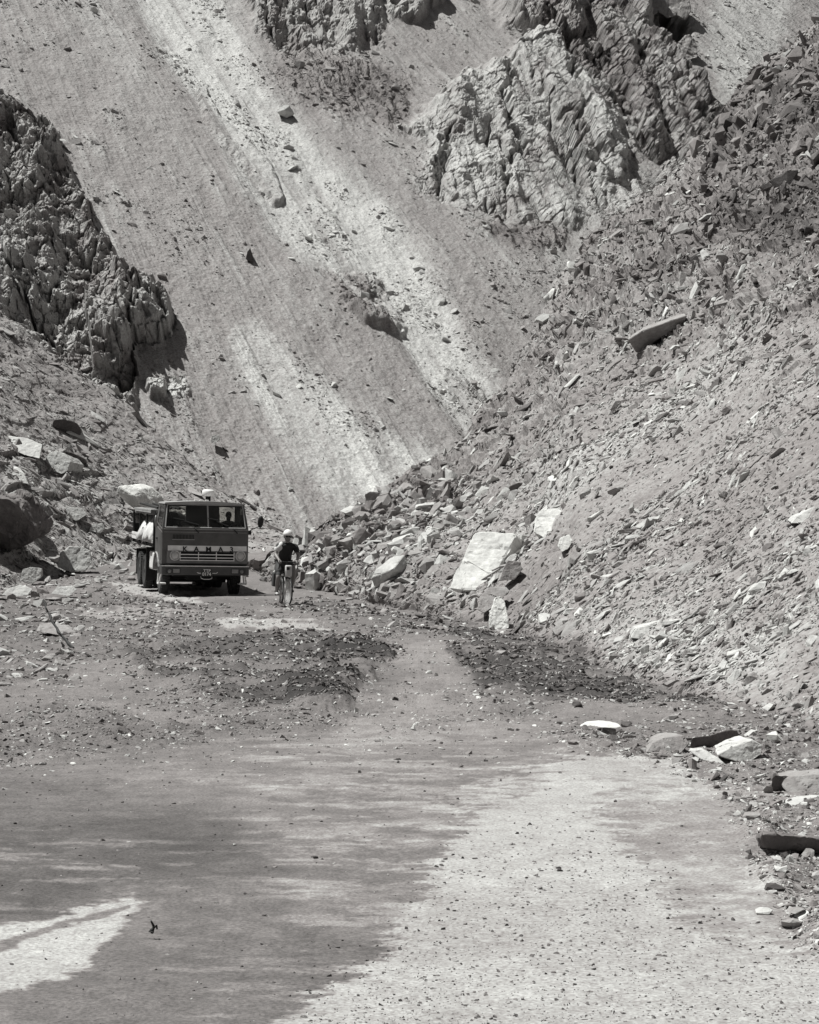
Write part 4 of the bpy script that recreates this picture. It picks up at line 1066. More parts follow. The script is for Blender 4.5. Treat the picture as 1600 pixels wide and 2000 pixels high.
for x0, z0, x1, z1 in ((-0.20, 2.02, -0.78, 2.17), (0.62, 2.00, 0.20, 2.18)):
    y0 = 0.105 + (z0 - 1.99) * 0.336; y1 = 0.105 + (z1 - 1.99) * 0.336
    bm = NB(); tube(bm, [(x0, y0, z0), ((x0 + x1) / 2, (y0 + y1) / 2 - 0.02, (z0 + z1) / 2), (x1, y1, z1)], [0.014, 0.012, 0.006], 6)
    tube(bm, [(x1 + 0.16, y1 - 0.02, z1 - 0.02), (x1 - 0.14, y1 - 0.0, z1 + 0.035)], 0.010, 6)
    done('wiper', bm, M_black, T)
for x in (-0.27, 0.84):
    bm = NB(); tube(bm, [(x - 0.05, 0.085, 1.93), (x - 0.02, 0.05, 1.89), (x + 0.05, 0.05, 1.82), (x + 0.06, 0.085, 1.80)], 0.018, 6); done('grab_handle', bm, M_black, T)
# front: seam, louvres, pale strip with the maker's letters, grille, lamps
bm = NB(); box(bm, (-1.19, 1.19), (0.088, 0.101), (1.805, 1.815)); box(bm, (-1.2, 1.2), (0.082, 0.101), (1.885, 1.905)); done('panel_seam', bm, M_roof, T)
bm = NB()
for i in range(15):
    x = -0.93 + i * 0.041; box(bm, (x, x + 0.018), (0.086, 0.1), (1.62, 1.74))
done('louvre', bm, M_black, T)
bm = NB(); box(bm, (-0.95, -0.31), (0.084, 0.1), (1.592, 1.606)); done('louvre_trim', bm, M_roof, T)
bm = NB(); box(bm, (-1.10, 1.20), (0.070, 0.100), (0.935, 1.275), 0.006); done('grille_surround', bm, plain('grille_grey', 0.18, 0.5, noise=0.3, scale=5), T)
bm = NB(); slab(bm, [(-1.07, 0.062, 1.285), (1.18, 0.062, 1.285), (1.18, 0.090, 1.43), (-1.07, 0.090, 1.43)], (0, 0.03, 0)); done('grille_strip', bm, M_trim, T)
for ch, x in zip('KAMA3', (-0.585, -0.262, 0.085, 0.432, 0.745)):
    text('letter', ch, 0.20, (x, 0.066, 1.325), T, M_black, 0.010, rot=(math.pi / 2 - 0.15, 0, 0), wide=1.05)
bm = NB()
for z0, z1 in ((1.195, 1.255), (1.105, 1.165), (1.03, 1.085)): box(bm, (-0.70, 0.80), (0.060, 0.075), (z0, z1))
done('grille_slot', bm, plain('slot_black', 0.004, 0.95), T)
bm = NB()
for z in (1.18, 1.09, 1.015): box(bm, (-0.72, 0.82), (0.045, 0.068), (z - 0.013, z + 0.013), 0.004)
for x in (-0.72, -0.20, 0.31, 0.82): box(bm, (x - 0.010, x + 0.010), (0.048, 0.066), (1.0, 1.25))
done('grille_bar', bm, M_trim, T)
for x in (-0.87, 1.00):
    bm = NB(); lathe(bm, [(0.075, 0.150), (0.030, 0.150), (0.012, 0.138), (0.015, 0.118), (0.05, 0.112)], 'y', 28, (x, 0, 1.15))
    h = done('headlight', bm, M_chrome, T, True)
    bm = NB(); lathe(bm, [(0.045, 0.116), (0.020, 0.105), (0.004, 0.070), (-0.004, 0.0)], 'y', 24, (x, 0, 1.15)); done('lens', bm, M_lens, h, True)
# bumper with lamps, plate and towing bow
bm = NB(); box(bm, (-1.24, 1.24), (-0.06, 0.14), (0.60, 0.86), 0.025)
box(bm, (-1.25, -1.10), (0.0, 0.45), (0.62, 0.86), 0.03); box(bm, (1.10, 1.25), (0.0, 0.45), (0.62, 0.86), 0.03)
bump = done('bumper', bm, M_paint2, T)
bm = NB(); box(bm, (-1.235, 1.235), (-0.075, -0.05), (0.845, 0.868)); done('bumper_edge_glint', bm, M_trim, bump)  # sunlit top edge of the bumper, painted as a pale strip
bm = NB(); box(bm, (-1.2, 1.2), (0.12, 0.5), (0.872, 0.905)); done('bumper_gap', bm, M_black, bump)
for sx in (-1, 1):
    bm = NB(); box(bm, (min(sx * 0.72, sx * 1.14), max(sx * 0.72, sx * 1.14)), (-0.072, -0.05), (0.635, 0.80), 0.004); hs = done('lamp_housing', bm, M_plate, bump)
    bm = NB(); box(bm, (min(sx * 0.745, sx * 0.925), max(sx * 0.745, sx * 0.925)), (-0.082, -0.065), (0.665, 0.775), 0.006); done('turn_lamp', bm, M_dim, bump)
    bm = NB(); lathe(bm, [(-0.06, 0.052), (-0.085, 0.05), (-0.095, 0.03), (-0.098, 0.0)], 'y', 18, (sx * 1.03, 0, 0.71)); done('fog_lamp', bm, M_dim, bump, True)
bm = NB(); box(bm, (-0.135, 0.185), (-0.085, -0.062), (0.575, 0.765), 0.004); pl_ = done('number_plate', bm, M_plate, bump)
text('plate_text', 'TTP', 0.11, (0.03, -0.092, 0.728), pl_, M_ink, 0.004, wide=1.1)
text('plate_text', '0174', 0.125, (0.022, -0.092, 0.632), pl_, M_ink, 0.004, wide=1.0)
bm = NB(); tube(bm, [(-0.25, -0.07, 0.68), (-0.20, -0.075, 0.66), (-0.14, -0.07, 0.66)], 0.010, 6); tube(bm, [(0.19, -0.07, 0.66), (0.30, -0.075, 0.66), (0.34, -0.07, 0.69)], 0.010, 6); done('plate_bracket', bm, M_trim, bump)
bm = NB(); tube(bm, [(-0.14, -0.05, 0.56), (-0.13, -0.09, 0.52), (-0.06, -0.11, 0.49), (0.10, -0.11, 0.49), (0.17, -0.09, 0.51), (0.18, -0.05, 0.55)], 0.013, 8); done('towing_bow', bm, M_chrome, bump)
# mirrors
bm = NB(); tube(bm, [(1.22, 0.20, 1.83), (1.36, 0.12, 1.93), (1.52, 0.10, 2.00)], 0.014, 6); box(bm, (1.20, 1.32), (0.12, 0.26), (1.76, 1.88), 0.02); ma = done('mirror_arm', bm, M_black, T)
bm = NB()
lathe(bm, [(-0.03, 0.0), (-0.028, 0.06), (-0.01, 0.082), (0.02, 0.085), (0.03, 0.07), (0.035, 0.0)], 'y', 24, (0, 0, 0))
for v in bm.verts: v.co.z *= 2.05
mm = done('mirror', bm, M_iron, T, True); mm.location = (1.57, 0.10, 2.14); mm.rotation_euler = (0, math.radians(5), math.radians(-18))
bm = NB(); tube(bm, [(-1.21, 0.16, 1.88), (-1.36, 0.10, 2.05), (-1.40, 0.10, 2.12)], 0.013, 6); tube(bm, [(-1.21, 0.16, 1.78), (-1.37, 0.10, 1.96)], 0.013, 6); done('mirror_arm', bm, M_trim, T)
bm = NB(); lathe(bm, [(-0.03, 0.0), (-0.028, 0.06), (-0.01, 0.082), (0.02, 0.085), (0.03, 0.07), (0.035, 0.0)], 'y', 20)
for v in bm.verts: v.co.z *= 2.05
mm = done('mirror', bm, M_dim, T, True); mm.location = (-1.41, 0.12, 2.1); mm.rotation_euler = (0, 0, math.radians(70))
# fenders, steps
for sx in (-1, 1):
    bm = NB()
    arc = [(0.62 * math.cos(a), 0.62 * math.sin(a)) for a in [math.radians(d) for d in range(5, 176, 15)]]
    for (y0, z0), (y1, z1) in zip(arc, arc[1:]):
        slab(bm, [(sx * 0.92, 1.22 - y0, 0.56 + z0), (sx * 1.27, 1.22 - y0, 0.56 + z0), (sx * 1.27, 1.22 - y1, 0.56 + z1), (sx * 0.92, 1.22 - y1, 0.56 + z1)], (0, 0.0, 0.03))
    done('fender', bm, M_roof if sx < 0 else M_black, T)
    bm = NB(); tube(bm, [(sx * 1.20, 0.40, 0.62), (sx * 1.25, 0.42, 0.36), (sx * 1.25, 0.52, 0.33), (sx * 1.25, 0.78, 0.33), (sx * 1.22, 0.82, 0.62)], 0.022, 6); box(bm, (min(sx * 1.05, sx * 1.27), max(sx * 1.05, sx * 1.27)), (0.46, 0.78), (0.31, 0.35)); done('step', bm, M_trim, T)
# frame and running gear, plus dark panels added for the shade below
bm = NB()
for x in (-0.42, 0.42): box(bm, (x - 0.05, x + 0.05), (0.15, 7.0), (0.72, 0.98))
for y in (0.3, 2.2, 3.6, 5.0, 6.9): box(bm, (-0.4, 0.4), (y, y + 0.12), (0.76, 0.94))
box(bm, (-0.45, 0.45), (0.6, 1.9), (0.42, 0.95), 0.06); box(bm, (-0.9, 0.9), (1.9, 2.1), (0.30, 1.2)); box(bm, (-0.88, 0.88), (0.2, 1.9), (0.55, 0.62))  # engine, plus black shields added to darken the space under the cab
tube(bm, [(-0.95, 1.22, 0.50), (0.95, 1.22, 0.50)], 0.09, 10)
for y in (4.55, 5.87): tube(bm, [(-0.95, y, 0.50), (0.95, y, 0.50)], 0.11, 10); lathe(bm, [(-0.22, 0.08), (-0.12, 0.21), (0.12, 0.21), (0.22, 0.08)], 'y', 16, (0, y, 0.5))
tube(bm, [(0, 1.9, 0.72), (0, 4.4, 0.55)], 0.06, 10); box(bm, (-1.15, 1.15), (6.9, 6.95), (0.28, 1.1)); box(bm, (-0.6, 0.6), (2.6, 3.4), (0.34, 0.9))  # drive shaft, plus dark panels added to hide lit ground under the truck
done('chassis_shade_panels', bm, M_black, T)
def wheel(x, y, dual=False):
    for k in ((0,) if not dual else (0, 1)):
        sx = -1 if x < 0 else 1; xc = x - sx * 0.30 * k
        bm = NB(); w = 0.13
        lathe(bm, [(-w * 0.8, 0.29), (-w, 0.36), (-w, 0.45), (-w * 0.82, 0.497), (-w * 0.4, 0.51), (w * 0.4, 0.51), (w * 0.82, 0.497), (w, 0.45), (w, 0.36), (w * 0.8, 0.29)], 'x', 40, (0, 0, 0))
        for i in range(36):
            a = 2 * math.pi * i / 36
            for x0, x1 in ((-0.115, -0.02), (0.02, 0.115)):
                b2_ = NB(); box(b2_, (x0, x1), (-0.022, 0.022), (0.495, 0.522)); b2_.transform(Matrix.Rotation(a + (0.06 if x0 > 0 else 0), 4, 'X'))
                tmp = bpy.data.meshes.new('t'); b2_.to_mesh(tmp); b2_.free(); bm.from_mesh(tmp); bpy.data.meshes.remove(tmp)
        wh = done('wheel', bm, plain_tyre, T); wh.location = (xc, y, 0.515)
        bm = NB(); lathe(bm, [(-0.11, 0.295), (-0.10, 0.27), (sx * 0.02, 0.22), (sx * 0.06, 0.16), (sx * 0.10, 0.14), (sx * 0.13, 0.0)] if sx > 0 else [(0.11, 0.295), (0.10, 0.27), (-0.02, 0.22), (-0.06, 0.16), (-0.10, 0.14), (-0.13, 0.0)], 'x', 24)
        rim = done('rim', bm, M_paint2, wh, True)
plain_tyre = plain('dusty_tyre', 0.028, 0.9, noise=0.5, scale=6, bump=0.3)
wheel(-1.02, 1.22); wheel(1.02, 1.22)
for y in (4.55, 5.87): wheel(-1.06, y, True); wheel(1.06, y, True)
bm = NB(); box(bm, (-1.18, -0.72), (2.3, 3.35), (0.62, 1.16), 0.06); done('fuel_tank', bm, M_trim, T)
bm = NB(); box(bm, (0.72, 1.18), (2.3, 3.1), (0.62, 1.1), 0.04); done('battery_box', bm, M_iron, T)
for sx in (-1, 1):
    bm = NB(); box(bm, (min(sx * 0.5, sx * 1.22), max(sx * 0.5, sx * 1.22)), (3.78, 3.80), (0.25, 1.25)); done('mud_flap', bm, M_black, T)  # flaps widened inward to keep the underside dark
# air intake behind the cab
bm = NB(); tube(bm, [(0.32, 1.85, 1.2), (0.32, 1.85, 2.84)], 0.075, 14); ai = done('air_intake', bm, M_iron, T, True)
bm = NB(); lathe(bm, [(2.82, 0.06), (2.84, 0.17), (2.87, 0.185), (2.98, 0.18), (3.02, 0.14), (3.03, 0.0)], 'z', 24, (0.32, 1.85, 0)); done('intake_cap', bm, M_trim, ai, True)
bm = NB()
for x in (-0.2, -0.05, 0.12): box(bm, (x, x + 0.09), (1.0, 1.08), (2.685, 2.73), 0.01)
done('roof_marker', bm, M_trim, T)
# load bed
bm = NB(); box(bm, (-1.22, 1.22), (1.95, 7.2), (1.30, 1.42)); box(bm, (-1.22, 1.22), (1.95, 2.02), (1.42, 2.05)); box(bm, (1.18, 1.22), (2.02, 7.2), (1.42, 1.9)); box(bm, (-1.22, 1.22), (7.16, 7.2), (1.42, 1.9))
for y in (2.0, 3.7, 5.4, 7.1):
    for sx in (-1, 1): box(bm, (sx * 1.22 - 0.03, sx * 1.22 + 0.03), (y - 0.03, y + 0.05), (1.3, 2.25))
done('load_bed', bm, M_iron, T)
bm = NB()
box(bm, (-1.275, -1.24), (1.98, 7.2), (1.42, 1.50)); box(bm, (-1.275, -1.24), (1.98, 7.2), (1.56, 1.63))
for i in range(27): y = 2.0 + i * 0.198; box(bm, (-1.272, -1.243), (y, y + 0.09), (1.50, 1.56))
done('perforated_side_rail', bm, M_trim, T)
# steering wheel and seats
bm = NB(); ring = [(0.235 * math.cos(a), 0.235 * math.sin(a) , 0) for a in [2 * math.pi * i / 24 for i in range(25)]]
tube(bm, ring, 0.017, 8, False)
for a in (0.3, 2.84, 4.71): tube(bm, [(0, 0, -0.04), (0.235 * math.cos(a), 0.235 * math.sin(a), 0)], 0.012, 6)
tube(bm, [(0, 0, -0.04), (0, 0, -0.5)], 0.025, 8)
sw = done('steering_wheel', bm, M_dim, T, True); sw.location = (0.76, 0.62, 2.02); sw.rotation_euler = (math.radians(28), 0, 0)
for x, top in ((-0.78, 2.36), (0.82, 2.10)):
    bm = NB(); box(bm, (x - 0.25, x + 0.25), (0.85, 1.35), (1.30, 1.45), 0.05)
    outl = [(x - 0.24, 1.36, 1.45)] + [(x + 0.23 * math.cos(a) * -1, 1.36, top - 0.20 + 0.20 * math.sin(a)) for a in [math.pi * i / 12 for i in range(13)]] + [(x + 0.24, 1.36, 1.45)]
    slab(bm, outl, (0, 0.12, 0)); done('seat', bm, M_black, T)

# load, resting on the bed
def load(name, bm, mat, label, cat, smooth=False):
    o = done(name, bm, mat, None, smooth); o.matrix_world = TM
    return tag(o, label, cat)
bm = NB()
for i in range(11):
    x = -1.30 + (i % 4) * 0.16 + rnd.uniform(-0.02, 0.02); z = 2.25 + (i // 4) * 0.055
    box(bm, (x, x + 0.14), (2.15 + rnd.uniform(-0.1, 0.1), 6.3 + rnd.uniform(-0.5, 0.4)), (z, z + 0.045))
load('plank_stack', bm, M_wood, 'bundle of old planks lashed high along the side of the truck load', 'planks')
bm = NB()
co = []
nx, ny = 22, 40
fi, fj = np.meshgrid(np.arange(nx + 1) / 5.0, np.arange(ny + 1) / 3.2)
FOLD = fbm(fi, fj, fi * 0, 4, 901, 0.6, True)
for j in range(ny + 1):
    for i in range(nx + 1):
        a = i / nx; b = j / ny
        ang = math.pi * (a * 1.0)
        rx = 0.56; x = -0.82 - rx * math.cos(ang); z = 1.45 + 0.58 * math.sin(ang) ** 0.7
        y = 2.12 + 3.2 * b
        w = 0.30 * FOLD[j, i] * (0.3 + math.sin(ang)) + 0.05 * math.sin(13 * b + 9 * a)
        e = min(1.0, 6 * b, 6 * (1 - b)) ** 0.5
        co.append((x * 1 + w * 0.5, y, 1.43 + (z - 1.43) * (0.35 + 0.65 * e) + w))
vs = [bm.verts.new(p) for p in co]
for j in range(ny):
    for i in range(nx):
        k = j * (nx + 1) + i; bm.faces.new((vs[k], vs[k + 1], vs[k + nx + 2], vs[k + nx + 1]))
bm.faces.new([vs[i] for i in range(nx + 1)][::-1]); bm.faces.new([vs[ny * (nx + 1) + i] for i in range(nx + 1)])
bm.faces.new([vs[j * (nx + 1)] for j in range(ny + 1)] + [vs[j * (nx + 1) + nx] for j in range(ny, -1, -1)])
load('tarpaulin', bm, M_cloth_w, 'crumpled white canvas bundle on the side of the truck bed', 'tarpaulin', True)
bm = NB(); lathe(bm, [(-0.12, 0.16), (-0.13, 0.30), (-0.10, 0.42), (0, 0.46), (0.10, 0.42), (0.13, 0.30), (0.12, 0.16), (-0.12, 0.16)], 'y', 30, (-0.62, 2.12, 1.90))
load('spare_tyre', bm, M_black, 'spare tyre standing behind the cab against the white canvas', 'tyre', True)
bm = NB()
for i in range(7):
    x = -1.1 + i * 0.13; tube(bm, [(x, 2.3 + rnd.uniform(-.1, .2), 2.42 + rnd.uniform(0, .05)), (x + rnd.uniform(-.15, .15), 5.6, 2.45 + rnd.uniform(0, .1))], rnd.uniform(0.02, 0.045), 8)
load('scrap_poles', bm, M_iron, 'loose dark poles lying on top of the planks on the truck', 'poles')

# ------------------------------------------------------------------ people
def figure(name, pts, edges, mat, parent=None, root=0, sub=2, smooth=True):
    """one continuous skinned surface over a skeleton; pts: name -> (x, y, z, radius)"""
    keys = list(pts); ix = {k: i for i, k in enumerate(keys)}
    me = bpy.data.meshes.new(name)
    me.from_pydata([pts[k][:3] for k in keys], [(ix[a], ix[b]) for a, b in edges], [])
    o = link(name, me, mat, parent)
    sk = o.modifiers.new('skin', 'SKIN'); sk.use_smooth_shade = True; sk.branch_smoothing = 0.6
    for i, k in enumerate(keys):
        d = me.skin_vertices[0].data[i]; r = pts[k][3]
        d.radius = r if isinstance(r, tuple) else (r, r); d.use_root = (i == root)
    ss = o.modifiers.new('subsurf', 'SUBSURF'); ss.levels = sub; ss.render_levels = sub
    dg = bpy.context.evaluated_depsgraph_get()
    m2 = bpy.data.meshes.new_from_object(o.evaluated_get(dg))
    o.modifiers.clear(); o.data = m2; m2.name = name
    if not m2.materials: m2.materials.append(mat)
    m2.shade_smooth()
    return o

def chain(*k): return [(a, b) for a, b in zip(k, k[1:])]

def hand(pts, edges, wrist, w, dirv, palm_n, out, side):
    """palm and five bent fingers closing round a bar: w wrist point, dirv along the hand, palm_n towards the bar, out towards the thumb"""
    w = Vector(w); d = Vector(dirv).normalized(); n = Vector(palm_n).normalized(); o = Vector(out).normalized()
    P = side + 'palm'
    q = w + d * 0.055; pts[P] = (*q, (0.036, 0.020)); edges.append((wrist, P))
    for i, (off, ln) in enumerate(((0.030, 0.9), (0.010, 1.0), (-0.010, 0.94), (-0.028, 0.75))):
        a = q + d * 0.042 + o * off; b = a + (d * 0.030 + n * 0.012) * ln; c = b + (d * 0.006 + n * 0.028) * ln; e = c + (n * 0.014 - d * 0.014) * ln
        ks = [f'{side}f{i}{j}' for j in range(4)]
        for k, p, r in zip(ks, (a, b, c, e), (0.0105, 0.0095, 0.0085, 0.007)): pts[k] = (*p, r)
        edges.extend([(P, ks[0])] + chain(*ks))
    a = q + o * 0.034 - d * 0.012; b = a + o * 0.016 + n * 0.02 + d * 0.018; c = b + n * 0.022 + d * 0.014 - o * 0.008
    ks = [f'{side}t{j}' for j in range(3)]
    for k, p, r in zip(ks, (a, b, c), (0.0125, 0.011, 0.008)): pts[k] = (*p, r)
    edges.extend([(P, ks[0])] + chain(*ks))

M_jersey = plain('dark_jersey', 0.012, 0.8, noise=0.2, scale=14, bump=0.2)
M_sunlit_sleeve = plain('sunlit_sleeve', 0.55, 0.85, noise=0.1, scale=14)  # sunlight on one arm of the dark jersey, painted as pale cloth
M_short = plain('dark_shorts', 0.035, 0.8, noise=0.2, scale=14)
M_sock = plain('dark_sock', 0.05, 0.9, noise=0.2)
M_shoe = plain('pale_shoe', 0.42, 0.6, noise=0.3, scale=16)
M_helm = plain('white_helmet', 0.72, 0.4, noise=0.06)
M_hair = plain('dark_hair', 0.02, 0.8, noise=0.3, scale=30)
M_tubes = plain('bicycle_tubes', 0.05, 0.35, 0.2, noise=0.2)
M_alloy = plain('bright_alloy', 0.7, 0.3, 0.4, noise=0.1)
M_bag = plain('pale_bag', 0.45, 0.8, noise=0.25, scale=9, bump=0.2)

bg = gpt(561, 1183)
BT = Matrix.Translation(bg + Vector((0, 0, -0.012))) @ Matrix.Rotation(math.radians(12), 4, 'Z') @ Matrix.Rotation(math.radians(2.0), 4, 'Y')
bike = bpy.data.objects.new('bicycle', None); COL.objects.link(bike); bike.matrix_world = BT
tag(bike, 'loaded touring bicycle with dropped handlebar coming towards the camera', 'bicycle')
FH, RH, BB = Vector((0, 0, 0.345)), Vector((0, 1.04, 0.345)), Vector((0, 0.60, 0.28))
HT, HB, ST = Vector((0, 0.21, 0.92)), Vector((0, 0.16, 0.73)), Vector((0, 0.77, 0.80))
bm = NB()
tube(bm, [HT, HB], 0.021, 10); tube(bm, [HT - Vector((0, 0, 0.05)), ST], 0.015, 10); tube(bm, [HB, BB], 0.019, 10); tube(bm, [BB, ST + Vector((0, 0.03, 0.06))], 0.016, 10)
for sx in (-1, 1):
    h = RH + Vector((sx * 0.065, 0, 0)); tube(bm, [BB + Vector((sx * 0.03, 0.03, 0)), h], 0.009, 8); tube(bm, [ST + Vector((sx * 0.015, 0, 0)), h], 0.008, 8)
tube(bm, [BB + Vector((-0.045, 0, 0)), BB + Vector((0.045, 0, 0))], 0.024, 12)
done('frame', bm, M_tubes, bike, True)
bm = NB()
for sx in (-1, 1): tube(bm, [(sx * 0.012, 0.155, 0.72), (sx * 0.05, 0.135, 0.68), (sx * 0.052, 0.05, 0.44), (sx * 0.05, 0, 0.345)], [0.014, 0.014, 0.011, 0.009], 8)
STEER = Matrix.Translation((0, 0.06, 0)) @ Matrix.Rotation(math.radians(9), 4, 'Z') @ Matrix.Translation((0, -0.06, 0))
fk = done('fork', bm, M_alloy, bike, True); fk.matrix_local = STEER
for nm, hub in (('front', FH), ('rear', RH)):
    bm = NB(); R_ = 0.326
    ring = [[(0.019 * math.cos(b), (R_ + 0.019 * math.sin(b)) * math.cos(a), (R_ + 0.019 * math.sin(b)) * math.sin(a)) for b in [2 * math.pi * j / 10 for j in range(10)]] for a in [2 * math.pi * i / 48 for i in range(48)]]
    rv = [[bm.verts.new(p) for p in r] for r in ring]
    for i in range(48):
        for j in range(10): bm.faces.new((rv[i][j], rv[(i + 1) % 48][j], rv[(i + 1) % 48][(j + 1) % 10], rv[i][(j + 1) % 10]))
    wh = bpy.data.objects.new('wheel', None); COL.objects.link(wh); wh.parent = bike; wh.matrix_local = (STEER if nm == 'front' else Matrix()) @ Matrix.Translation(hub)
    done('tyre', bm, M_black, wh, True)
    bm = NB()
    lathe(bm, [(-0.011, 0.312), (0.011, 0.312), (0.012, 0.300), (0.006, 0.288), (-0.006, 0.288), (-0.012, 0.300), (-0.011, 0.312)], 'x', 48)
    done('rim', bm, M_alloy, wh, True)
    bm = NB()
    tube(bm, [(-0.05, 0, 0), (0.05, 0, 0)], 0.018, 10)
    for i in range(28):
        a = 2 * math.pi * i / 28; sx = 0.03 if i % 2 else -0.03; a2 = a + (0.45 if i % 4 < 2 else -0.45)
        tube(bm, [(sx, 0.022 * math.cos(a2), 0.022 * math.sin(a2)), (0, 0.29 * math.cos(a), 0.29 * math.sin(a))], 0.0016, 4)
    done('spokes', bm, M_alloy, wh)
bm = NB()
tube(bm, [(0, 0.21, 0.92), (0, 0.19, 1.02), (0, 0.12, 1.045)], 0.014, 8)
for sx in (-1, 1):
    tube(bm, [(0, 0.12, 1.045), (sx * 0.17, 0.12, 1.045), (sx * 0.205, 0.10, 1.045), (sx * 0.215, 0.03, 1.035), (sx * 0.218, -0.015, 0.985), (sx * 0.22, 0.0, 0.925), (sx * 0.22, 0.06, 0.895), (sx * 0.22, 0.15, 0.89)], 0.0145, 8)
    tube(bm, [(sx * 0.215, 0.06, 1.045), (sx * 0.216, 0.0, 1.06), (sx * 0.216, -0.03, 1.075)], [0.018, 0.018, 0.012], 8); tube(bm, [(sx * 0.217, -0.03, 1.06), (sx * 0.22, -0.05, 0.98), (sx * 0.222, -0.02, 0.92)], 0.006, 6)
done('handlebar', bm, M_black, bike, True)
bm = NB(); box(bm, (-0.075, 0.075), (-0.12, 0.08), (0.70, 0.97), 0.03); fb = done('front_bag', bm, M_bag, bike, True)
bm = NB(); box(bm, (-0.06, 0.01), (-0.128, -0.115), (0.86, 0.93), 0.004); done('pocket', bm, M_black, fb)
for sx in (-1, 1):
    bm = NB(); box(bm, (min(sx * 0.09, sx * 0.22), max(sx * 0.09, sx * 0.17)), (0.98, 1.30), (0.42, 0.76), 0.03); done('pannier', bm, M_short, bike, True)
bm = NB(); box(bm, (-0.06, 0.06), (0.86, 1.36), (0.76, 0.775)); tube(bm, [(0.07, 1.04, 0.345), (0.06, 1.05, 0.76)], 0.006, 6); tube(bm, [(-0.07, 1.04, 0.345), (-0.06, 1.05, 0.76)], 0.006, 6); done('rear_rack', bm, M_iron, bike)
bm = NB()
for y, w in ((0.66, 0.022), (0.74, 0.03), (0.82, 0.06), (0.90, 0.075), (0.94, 0.06)): pass
slab(bm, [(-0.02, 0.66, 0.955), (0.02, 0.66, 0.955), (0.035, 0.78, 0.955), (0.075, 0.90, 0.965), (0.05, 0.945, 0.965), (-0.05, 0.945, 0.965), (-0.075, 0.90, 0.965), (-0.035, 0.78, 0.955)], (0, 0, 0.035)); tube(bm, [(0, 0.79, 0.80), (0, 0.81, 0.96)], 0.013, 8)
done('saddle', bm, M_black, bike)
PL, PR = Vector((-0.155, 0.755, 0.235)), Vector((0.155, 0.445, 0.325))
bm = NB(); tube(bm, [BB + Vector((-0.075, 0, 0)), (-0.085, PL.y, PL.z)], [0.013, 0.010], 8); tube(bm, [BB + Vector((0.075, 0, 0)), (0.085, PR.y, PR.z)], [0.013, 0.010], 8); lathe(bm, [(-0.062, 0.02), (-0.062, 0.09), (-0.058, 0.09), (-0.058, 0.02)], 'x', 28, BB)
done('crankset', bm, M_alloy, bike)
for p in (PL, PR):
    bm = NB(); box(bm, (p.x - 0.045, p.x + 0.045), (p.y - 0.035, p.y + 0.035), (p.z - 0.012, p.z + 0.012)); tube(bm, [(0.6 * p.x, p.y, p.z), (p.x, p.y, p.z)], 0.007, 6); done('pedal', bm, M_black, bike)

# the rider
LW, RW = (-0.215, 0.105, 1.085), (0.215, 0.105, 1.085)
pts = dict(pelvis=(0, 0.80, 1.03, (0.165, 0.125)), belly=(0, 0.70, 1.16, (0.155, 0.12)), chest=(0, 0.54, 1.31, (0.185, 0.13)), yoke=(0, 0.40, 1.435, (0.15, 0.09)), neck=(0, 0.33, 1.495, 0.060),
           jaw=(0, 0.285, 1.575, (0.066, 0.072)), skull=(0, 0.28, 1.66, (0.076, 0.092)), crown=(0, 0.29, 1.725, (0.06, 0.075)))
ed = chain('pelvis', 'belly', 'chest', 'yoke', 'neck', 'jaw', 'skull', 'crown')
for s_, sx, W in (('l', -1, LW), ('r', 1, RW)):
    pts.update({s_ + 'sh': (sx * 0.195, 0.40, 1.42, 0.072), s_ + 'ua': (sx * 0.235, 0.37, 1.33, 0.058), s_ + 'el': (sx * 0.275, 0.32, 1.21, 0.047), s_ + 'fa': (sx * 0.25, 0.22, 1.15, 0.045), s_ + 'wr': (*W, 0.029)})
    ed += chain('yoke', s_ + 'sh', s_ + 'ua', s_ + 'el', s_ + 'fa', s_ + 'wr')
    hand(pts, ed, s_ + 'wr', W, (0, -1, -0.25), (0, -0.15, -1), (-sx, 0, 0), s_)
pts.update(lhip=(-0.10, 0.79, 0.98, 0.10), lth=(-0.135, 0.63, 0.82, 0.09), lkn=(-0.165, 0.48, 0.66, 0.063), lca=(-0.165, 0.60, 0.51, 0.060), lan=(-0.155, 0.78, 0.315, 0.039), lhe=(-0.145, 0.80, 0.26, 0.034), lto=(-0.15, 0.64, 0.255, 0.028))
pts.update(rhip=(0.10, 0.79, 0.98, 0.10), rth=(0.145, 0.58, 0.93, 0.09), rkn=(0.185, 0.37, 0.86, 0.063), rca=(0.18, 0.43, 0.66, 0.060), ran=(0.16, 0.49, 0.42, 0.039), rhe=(0.15, 0.51, 0.36, 0.034), rto=(0.165, 0.35, 0.345, 0.028))
for s_ in 'lr': ed += chain('pelvis', s_ + 'hip', s_ + 'th', s_ + 'kn', s_ + 'ca', s_ + 'an', s_ + 'he', s_ + 'to')
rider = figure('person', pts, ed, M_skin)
rider.data.materials.append(M_jersey); rider.data.materials.append(M_short)
for pg_ in rider.data.polygons:
    c_ = pg_.center
    if 1.02 < c_.z < 1.50 and (abs(c_.x) < 0.175 or (c_.z > 1.275 and c_.x > 0)): pg_.material_index = 1
    elif 0.72 < c_.z <= 1.02 and c_.y > 0.47: pg_.material_index = 2
rider.matrix_world = BT
tag(rider, 'cyclist in dark jersey and shorts with a white helmet bending over the handlebar', 'person')
